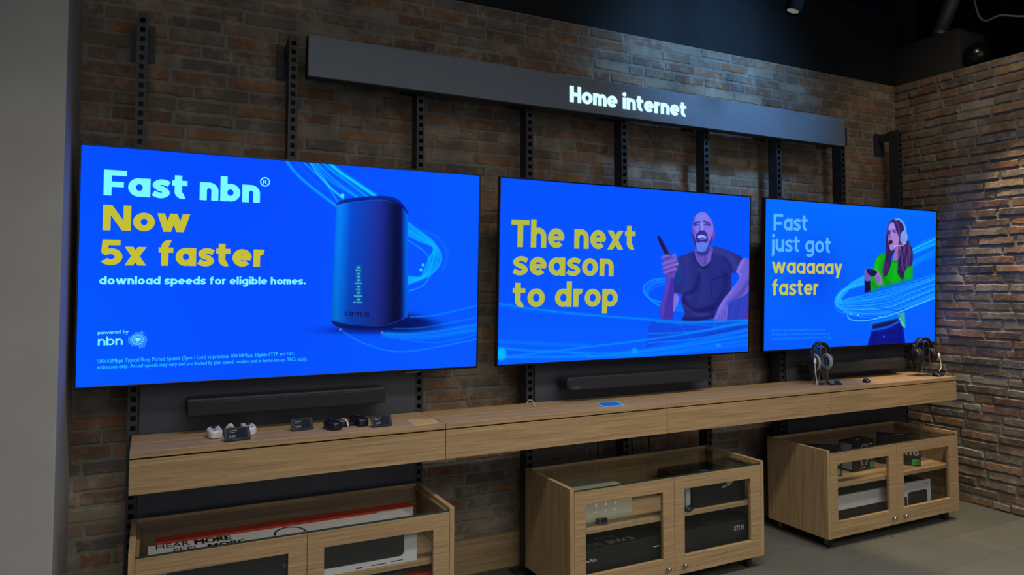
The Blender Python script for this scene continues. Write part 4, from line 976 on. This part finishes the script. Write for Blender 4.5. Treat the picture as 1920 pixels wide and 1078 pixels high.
b = MB(); text_line(b, 'XT120', (.135, -D/2-.0008, .118), (.205, -D/2-.0008, .118), (0, 0, .023)); b.build('white_lettering', INKW, r, fixn=False)
# right cabinet
def headset_box(label, p0, p1, dep, hh, mark, ten):
    (xa, ya), (xb, yb) = p0, p1; W = math.hypot(xb-xa, yb-ya); ang = math.atan2(yb-ya, xb-xa)
    root = thing('headset_box', label, 'box', (xa, ya, SHZ), (0, 0, ang), 'black headset boxes on the right cabinet shelf')
    MB().box(0, W, 0, dep, 0, hh).build('carton', CARDB, root, bevel=.0015)
    MB().box(W-.05, W-.008, -.001, -.0003, .008, .042).build('green_sticker', GREEN, root)
    b = MB()
    if ten: text_line(b, 'A10', (W-.116, -.0008, .064), (W-.012, -.0008, .064), (0, 0, .034), .06)
    bar(b, (W*.42, dep*.4, hh+.0006), (W*.62, dep*.4, hh+.0006), (0, .006, 0)); bar(b, (W*.68, -.0008, hh-.03), (W*.92, -.0008, hh-.03), (0, 0, .005))
    bar(b, (W*.3, -.0008, .014), (W*.55, -.0008, .014), (0, 0, .003)); b.build('lettering', INKW, root, fixn=False)
    if mark:
        g = MB(); n = 16
        arc = [(W*.5+.052*math.cos(math.pi*k/n), hh*.48+.075*math.sin(math.pi*k/n)) for k in range(n+1)]
        arc2 = [(W*.5+.042*math.cos(math.pi*k/n), hh*.48+.064*math.sin(math.pi*k/n)) for k in range(n+1)]
        for k in range(n): g.add([(arc[k][0], -.0008, arc[k][1]), (arc[k+1][0], -.0008, arc[k+1][1]), (arc2[k+1][0], -.0008, arc2[k+1][1]), (arc2[k][0], -.0008, arc2[k][1])], [(0, 1, 2, 3)])
        for s in (-1, 1): g.add([(W*.5+s*.048, -.0008, hh*.45), (W*.5+s*.03, -.0008, hh*.45), (W*.5+s*.008, -.0008, .03), (W*.5+s*.028, -.0008, .03)], [(0, 1, 2, 3)])
        g.build('printed_headset', INKG, root, fixn=False)
        MB().box(-.001, -.0003, .01, dep-.008, .012, hh-.012).build('grey_side_print', INKG, root)
    return root
headset_box('black headset box at the left of the right cabinet shelf, mostly behind the door frame', (3.49, 3.145), (3.644, 3.006), .10, .165, False, True)
headset_box('black headset box showing a printed headset in the right cabinet', (3.784, 3.035), (4.0, 3.057), .10, .18, True, False)
headset_box('black headset box lettered A10 turned sideways in the right cabinet', (4.119, 3.114), (4.285, 2.943), .105, .182, False, True)
r, W, D, H = carton('soundbar_box', 'white and black soundbar box in the bottom of the right cabinet', 'box', 3.40, 4.386, 2.95, 3.10, BSZ, .256, CARDW)
b = MB(); b.extrude(rrect(-.49, .26, .02, .095, .012), -D/2-.001, -D/2-.0004); b.extrude(rrect(.27, .455, .03, .118, .018), -D/2-.001, -D/2-.0004); b.build('printed_soundbars', CARDB, r)
b = MB(); bar(b, (-.44, -D/2-.0006, .128), (-.365, -D/2-.0006, .128), (0, 0, .007)); bar(b, (.05, -D/2-.0006, .135), (.22, -D/2-.0006, .135), (0, 0, .003)); bar(b, (.43, -D/2-.0006, .148), (.465, -D/2-.0006, .148), (0, 0, .004)); b.build('lettering', INKB, r, fixn=False)
b = MB(); b.add([(-W/2+.01, -D/2+.01, H+.0005), (W/2-.02, -D/2+.01, H+.0005), (W/2-.02, D/2-.01, H+.0005), (-W/2+.01, D/2-.01, H+.0005)], [(0, 1, 2, 3)]); b.build('dark_top_print', INKB, r, fixn=False)

# ------------------------------------------------------------------ price tags
TAGB = mat('navy_tag_plastic', (14, 20, 44), .5, spec=.25); TAGS = mat('dark_tag_display', (30, 36, 52), .8, spec=.1)
def price_tag(label, x, y, z, rz, price, w=.05, steep=58, dark=False, strip=None):
    root = thing('price_tag', label, 'price tag', (x, y, z), (0, 0, rz), 'electronic price tags'); h = w*.55; a = math.radians(steep); t = .006
    c, s = math.cos(a), math.sin(a)
    def P(u, v, d=0): return (u, v*c+d*s-h*c/2, v*s-d*c+.0045)       # u across, v up the slope, d into the tag
    b = MB(); b.add([P(-w/2, 0), P(w/2, 0), P(w/2, h), P(-w/2, h), P(-w/2, 0, t), P(w/2, 0, t), P(w/2, h, t), P(-w/2, h, t)],
                    [(0, 1, 2, 3), (7, 6, 5, 4), (0, 4, 5, 1), (1, 5, 6, 2), (2, 6, 7, 3), (3, 7, 4, 0)]); b.build('case', TAGB if not dark else GLOSSB, root, bevel=.001)
    b = MB(); b.add([P(-w*.38, h*.12, -.0005), P(w*.38, h*.12, -.0005), P(w*.38, h*.88, -.0005), P(-w*.38, h*.88, -.0005)], [(0, 1, 2, 3)]); b.build('display', TAGS, root, fixn=False)
    b = MB(); U = np.array(P(0, 1))-np.array(P(0, 0)); (text_line(b, price, P(-w*.33, h*.2, -.001), P(-w*.08, h*.2, -.001), U*h*.2) if price else bar(b, P(-w*.33, h*.2, -.001), P(-w*.1, h*.2, -.001), U*h*.14))
    bar(b, P(-w*.33, h*.72, -.001), P(w*.0, h*.72, -.001), U*h*.06); bar(b, P(-w*.33, h*.58, -.001), P(-w*.1, h*.58, -.001), U*h*.05); b.build('price_text', INKG, root, fixn=False)
    if strip:
        b = MB(); b.add([P(-w*.34, h*.5, -.0008), P(w*.05, h*.5, -.0008), P(w*.05, h*.82, -.0008), P(-w*.34, h*.82, -.0008)], [(0, 1, 2, 3)]); b.build('green_strip', strip, root, fixn=False)
    yb = (h*c+t*s-h*c/2)
    MB().box(-w*.3, w*.3, -h*c/2, yb+.006, 0, .004).box(-w*.3, w*.3, yb+.001, yb+.006, .0, h*s*.6).build('stand', PLAST, root)
    return root
price_tag('small navy price tag in front of the white gamepad', .302, 3.035, ST, .12, '$180', .095)
price_tag('small navy price tag between the white and black gamepads', .562, 3.128, ST, .12, '$839', .09)
price_tag('small navy price tag right of the black gamepad', .874, 3.052, ST, .12, '$180', .09)
price_tag('flat dark price tag with a green strip before the left headset', 3.688, 3.085, ST, -.3, None, .085, 22, True, GREEN)
price_tag('small black price tag alone on the shelf between the headsets', 3.955, 3.06, ST, .3, None, .06, 40, True)
price_tag('small black price tag under the right headset', 4.655, 3.055, ST, .2, None, .085, 25, True)
price_tag('small black price tag on the cabinet shelf before the grey device box', 1.905, 2.93, SHZ, -.25, None, .055, 50, True)
price_tag('small black price tag at the left foot of the black subwoofer cube', 2.405, 2.905, SHZ, .2, None, .05, 45, True)

# ------------------------------------------------------------------ gamepads
def gamepad(label, x, y, rz, shell, core):                # a two-piece grip for a telephone: two halves on a sliding bridge
    root = thing('gamepad', label, 'gamepad', (x, y, ST), (0, 0, rz))
    for s in (-1, 1):
        rings = []
        plan = [(.042, -.040), (.060, -.046), (.078, -.044), (.088, -.030), (.091, -.005), (.090, .022), (.082, .040), (.066, .046), (.042, .044)]
        P = Paint.smooth(None, [plan[0]]+plan+[plan[-1]], 4, False)
        for zz, ins in ((.002, .004), (.006, .0), (.020, .0), (.026, .002), (.0295, .008)):
            rings.append([(s*(.042+(px_-.042)*(1-ins*12)), py_*(1-ins*8), zz+(.006*(py_+.046)/.09 if zz > .01 else 0)) for px_, py_ in P])
        g = MB().loft(rings).build('grip', shell, root, smooth=False, bevel=.002)
        MB().lathe([(.010, .026), (.007, .030), (.007, .036), (.0105, .038), (.0105, .041), (.003, .042)], (s*.064, .012, 0), 'z', 18).build('thumbstick', PLAST, root, smooth=True)
        for k in range(3): MB().lathe([(.003, .027), (.003, .0325), (.001, .033)], (s*.064+.008*math.cos(k*2.1), -.018+.008*math.sin(k*2.1), 0), 'z', 10).build('button', PLAST, root)
        MB().lathe([(.0032, -.0462), (.0032, -.0440)], (s*.064, 0, .013), 'y', 14).build('socket', INKB, root)
    MB().box(-.043, .043, .002, .034, .004, .016).build('bridge', core, root, bevel=.003)
    return root
gamepad('white two piece gamepad grip on a dark bridge, left shelf', .293, 3.15, .08, WHITEP, PLAST)
gamepad('black two piece gamepad grip with a white tether, left shelf', .738, 3.11, .28, mat('navy_black_plastic', (18, 22, 36), .35), PLAST)
def cord(label, pts, r, m, name='security_cord'):
    b = MB(); P = Paint.smooth(None, pts, 8, False); b.tube([tuple(p) for p in P], r, 8); o = b.build(name, m, smooth=True); return tag(o, label, 'cord')
cord('short white tether looped over the black gamepad', [(.728, 3.165, ST+.004), (.730, 3.152, ST+.026), (.735, 3.132, ST+.030), (.741, 3.110, ST+.024), (.744, 3.098, ST+.005)], .0035, WHITEP)
cord('short cream tether behind the white gamepad price tag', [(.272, 3.195, ST+.006), (.280, 3.192, ST+.022), (.291, 3.188, ST+.034), (.300, 3.190, ST+.022), (.310, 3.192, ST+.006)], .008, mat('cream_plastic', (205, 190, 160), .5))
cord('thin white cord end looping out of the shelf slot below the middle television', [tuple(pt(988, 756, 'z', ST+.003)), tuple(pt(992, 750, 'z', ST+.02)), tuple(pt(999, 752, 'z', ST+.02)), tuple(pt(1002, 762, 'z', ST+.003))], .0022, WHITEP)
cord('thin white cord lying on the shelf between the headsets', [(4.00, 3.09, ST+.003), (3.985, 3.13, ST+.004), (4.02, 3.155, ST+.003)], .0025, WHITEP)
# flat things on the shelf tops
def flat(name, label, cat, quad, m, th=.0015):
    b = MB(); lo = [(p[0], p[1], ST+.0003) for p in quad]; hi = [(p[0], p[1], ST+th) for p in quad]
    b.loft([lo, hi]); o = b.build(name, m); return tag(o, label, cat)
q = [pt(*p, 'z', ST) for p in ((763, 788), (778, 798.5), (822, 793), (812, 785))]
cardo = flat('adhesive_plate', 'yellowish adhesive plate stuck at the right end of the left shelf', 'plate', q, mat('cloudy_plastic', (188, 182, 160), .35))
b = MB(); cc = sum(q)/4; b.loft([[tuple(cc+(p-cc)*.8)[:2]+(ST+.0016,) for p in q], [tuple(cc+(p-cc)*.8)[:2]+(ST+.0022,) for p in q]]); b.build('yellow_pad', mat('yellow_foam', (192, 152, 80), .7), cardo)
q = [pt(*p, 'z', ST) for p in ((1118, 756), (1130, 763.5), (1172, 760), (1157, 753))]
sq = flat('blue_sticker_tile', 'bright blue printed tile lying on the second shelf', 'sticker', q, mat('pale_blue_card', (150, 200, 225), .4))
b = MB(); cc = sum(q)/4; b.loft([[tuple(cc+(p-cc)*.86)[:2]+(ST+.0016,) for p in q], [tuple(cc+(p-cc)*.86)[:2]+(ST+.002,) for p in q]]); b.build('blue_print', mat('bright_blue_ink', (20, 130, 235), .35), sq)

# ------------------------------------------------------------------ headsets on acrylic stands
def headset(label, x, y, rz, cup_m, inner_m, accent, mic):
    root = thing('headset', label, 'headset', (x, y, ST+.05), (0, 0, rz)); zc = .085; R = .075
    b = MB(); rings = []
    for k in range(23):
        a = math.radians(-8+196*k/22); ww = .011+.010*max(0, math.sin(a)); tt = .004+.004*max(0, math.sin(a))
        cx_, cz_ = R*math.cos(a), zc+.02+R*1.28*math.sin(a); nx, nz = math.cos(a), math.sin(a)
        rings.append([(cx_+nx*tt*p, ww*q_, cz_+nz*tt*p) for p, q_ in ((-1, -.8), (-1, .8), (0, 1), (1, .8), (1, -.8), (0, -1))])
    b.loft(rings).build('headband', PLAST, root, smooth=True)
    for s in (-1, 1):
        cupb = MB().lathe([(.012, s*.086), (.036, s*.084), (.044, s*.076), (.045, s*.066), (.044, s*.058)], (0, 0, 0), 'x', 28)
        cupb.v = [(p[0]+s*0, p[1]*.92, p[2]*1.1+zc) for p in cupb.v]; cup = cupb.build('ear_cup', PLAST, root, smooth=True)
        pad = MB().lathe([(.026, s*.050), (.028, s*.040), (.036, s*.037), (.046, s*.042), (.048, s*.050), (.044, s*.058)], (0, 0, 0), 'x', 28)
        pad.v = [(p[0], p[1]*.92, p[2]*1.1+zc) for p in pad.v]; pad.build('ear_cushion', cup_m, cup, smooth=True)
        ins = MB().lathe([(.001, s*.049), (.028, s*.049), (.028, s*.052), (.001, s*.052)], (0, 0, 0), 'x', 20)
        ins.v = [(p[0], p[1]*.92, p[2]*1.1+zc) for p in ins.v]; ins.build('speaker_cloth', inner_m, cup)
        MB().tube([(s*.070, 0, zc+.03), (s*.076, 0, zc+.05), (s*.0765, 0, zc+.075)], .006, 8).build('yoke', PLAST, root, smooth=True)
    if accent: MB().box(.047, .0485, -.012, .012, zc-.02, zc+.012).build('red_mark', accent, root)
    if mic:
        P = Paint.smooth(None, [(-.08, .0, zc-.03), (-.095, -.01, zc-.02), (-.104, -.014, zc+.02), (-.100, -.012, zc+.066)], 6, False)
        MB().tube([tuple(p) for p in P], .0032, 8).build('microphone_arm', PLAST, root, smooth=True); MB().ellipsoid((-.100, -.012, zc+.072), .007, .007, .009).build('microphone', PLAST, root, smooth=True)
    return root
def stand(label, x, y, rz):
    root = thing('headset_stand', label, 'stand', (x, y, ST), (0, 0, rz), 'clear acrylic headset stands')
    MB().box(-.05, .05, -.04, .04, 0.0003, .004).build('base', ACRYL, root, bevel=.001)
    prof = [(-.05, .004), (-.042, .03), (-.030, .075), (-.028, .13), (-.027, .19), (-.018, .222), (0, .234), (.018, .222), (.027, .19), (.028, .13), (.030, .075), (.042, .03), (.05, .004)]
    P = Paint.smooth(None, prof, 4, False); rings = []
    for i, p in enumerate(P):
        a, c_ = P[max(i-1, 0)], P[min(i+1, len(P)-1)]; t = (c_-a)/np.linalg.norm(c_-a); n_ = np.array([-t[1], t[0]])*.0018
        rings.append([(p[0]+n_[0], -.022, p[1]+n_[1]), (p[0]+n_[0], .022, p[1]+n_[1]), (p[0]-n_[0], .022, p[1]-n_[1]), (p[0]-n_[0], -.022, p[1]-n_[1])])
    MB().loft(rings).build('arch', ACRYL, root)
    e = MB()
    for yy in (-.0222, .0222): e.tube([(p[0], yy, p[1]) for p in P], .0008, 6)
    e.build('polished_edge', mat('pale_acrylic_edge', (150, 156, 166), .3), root, smooth=True)
    return root
HGREY = mat('grey_fabric', (140, 142, 152), .8); BLUEC = mat('blue_mesh_cloth', (40, 58, 120), .8); REDC = mat('red_mark_ink', (170, 30, 30), .5)
stand('clear acrylic stand under the headset with grey cushions', 3.632, 3.135, -.05); headset('dark headset with pale grey ear cushions on a clear stand at the left', 3.632, 3.135, -.05, HGREY, BLUEC, None, False)
stand('clear acrylic stand under the all black headset by the corner', 4.60, 3.12, -.18); headset('all black headset with boom microphone on a clear stand by the corner', 4.60, 3.12, -.18, mat('black_leatherette', (22, 22, 25), .45), mat('dark_red_cloth', (40, 14, 18), .8), REDC, True)
def clip_cord(label, pts, head):
    root = thing('anti_theft_cord', label, 'cord', pts[-1]); L = Vector(pts[-1]); P = Paint.smooth(None, pts, 6, False)
    MB().tube([tuple(Vector(p)-L) for p in P], .0028, 8).build('wire', WHITEP, root, smooth=True)
    h0, h1 = Vector(head[0])-L, Vector(head[1])-L
    MB().tube([h0, h0.lerp(h1, .4), h1], [.006, .008, .005], 10).build('clip', WHITEP, root, smooth=True)
    return root
clip_cord('white anti theft cord clipped to the left headset', [(3.525, 3.085, ST+.135), (3.522, 3.08, ST+.08), (3.53, 3.075, ST+.004)], ((3.524, 3.085, ST+.13), (3.530, 3.09, ST+.165)))
clip_cord('white anti theft cord clipped to the right headset by the corner', [(4.706, 3.075, ST+.115), (4.702, 3.066, ST+.06), (4.672, 3.06, ST+.032)], ((4.706, 3.078, ST+.11), (4.708, 3.085, ST+.15)))

# cables hanging below the shelves, behind the middle cabinet
for lab, x, y0, dx in (('black cable hanging beside the upright behind the middle cabinet', 2.25, 3.46, -.02), ('black cable hanging right of the upright behind the middle cabinet', 2.45, 3.46, .01), ('loose black cable drooping behind the middle cabinet, rightmost of three', 2.56, 3.46, .02)):
    o = cord(lab, [(x, y0, .86), (x+dx*.2, y0, .72), (x+dx, y0+.01, .6), (x+dx*1.2, y0, .42), (x+dx, y0, .0045)], .004, RUBBER, 'power_cable')

# ------------------------------------------------------------------ ceiling things
def spotlight(label, end, top, r, lit):
    root = thing('spotlight', label, 'spotlight', end); e, t = Vector(end), Vector(top); d = (t-e).normalized(); L = (t-e).length
    a = d.orthogonal().normalized(); c_ = d.cross(a)
    def ringp(h, rr, n=28): return [d*h+(a*math.cos(2*math.pi*k/n)+c_*math.sin(2*math.pi*k/n))*rr for k in range(n)]
    MB().loft([ringp(.012, r*.80), ringp(.0, r*.86), ringp(.0, r), ringp(.02, r*1.0), ringp(.20, r), ringp(.21, r*.9)]).build('barrel', mat('dull_black_metal', (14, 13, 12), .9, spec=.05), root, smooth=False)
    MB().loft([ringp(.008, r*.8), ringp(.011, r*.8)]).build('lens', emit('warm_lens', (150, 150, 145), .5) if lit else GLOSSB, root)
    MB().tube([d*.2, d*.2+Vector((0, 0, max(.1, 4.2-end[2]-d.z*.2)))], .012, 10).build('stem', BLACK, root)
    return root
spotlight('black cylinder spotlight with a lit lens under the dark ceiling', (3.0, 2.73, 2.935), (3.06, 2.70, 3.15), .042, True)
spotlight('unlit black spotlight right of the lit one under the dark ceiling', (3.42, 2.57, 3.03), (3.50, 2.56, 3.22), .036, False)
o = MB().cyl((2.15, 3.2, 3.02), (2.15, 3.2, 4.2), .005, n=8).build('suspension_rod', BLACK); tag(o, 'thin black suspension rod hanging from the dark ceiling above the sign', 'rod')
dp = thing('duct_pipe', 'grey slanted duct pipe rising above the right brick wall', 'pipe', (5.04, 3.24, 3.29))
DUCT = mat('galvanised_duct', (112, 116, 122), .45, .6, noise=.1, nscale=12)
MB().tube([(0, 0, .001), (0, -.16, .34), (0, -.36, .80)], .05, 24).build('pipe', DUCT, dp, smooth=True)
MB().tube([(0, -.012, .02), (0, -.02, .04)], .054, 24).build('collar', DUCT, dp)
dm = thing('dome_camera', 'glossy black dome camera on top of the right brick wall', 'camera', (5.06, 2.98, WT))
MB().lathe([(.07, 0), (.072, .01), (.05, .02)], (0, 0, 0), 'z', 28).build('mount', PLAST, dm, smooth=False)
MB().ellipsoid((0, 0, .095), .086, .086, .086, 28, 16).build('dome', GLOSSB, dm, smooth=True)
FOIL = mat('foil_sheath', (150, 172, 184), .3, .3)
for lab, pts, r_ in (('silvery cable sagging over the right brick wall, lowest one', [(5.15, 3.1, 4.2), (5.15, 3.02, 3.42), (5.15, 2.85, 3.34), (5.15, 2.62, 3.27), (5.15, 2.2, 3.30), (5.15, 2.0, 4.2)], .007),
                     ('silvery cable sagging at the upper right edge under the ceiling', [(5.2, 3.25, 4.2), (5.2, 2.95, 3.66), (5.2, 2.7, 3.56), (5.2, 2.4, 3.5), (5.2, 2.1, 3.58), (5.2, 1.9, 4.2)], .014),
                     ('dark cable sagging behind the silvery ones at upper right', [(5.25, 3.2, 4.2), (5.25, 2.9, 3.6), (5.25, 2.6, 3.42), (5.25, 2.2, 3.46), (5.25, 2.0, 4.2)], .01)):
    cord(lab, pts, r_, FOIL if 'silvery' in lab else RUBBER, 'ceiling_cable')
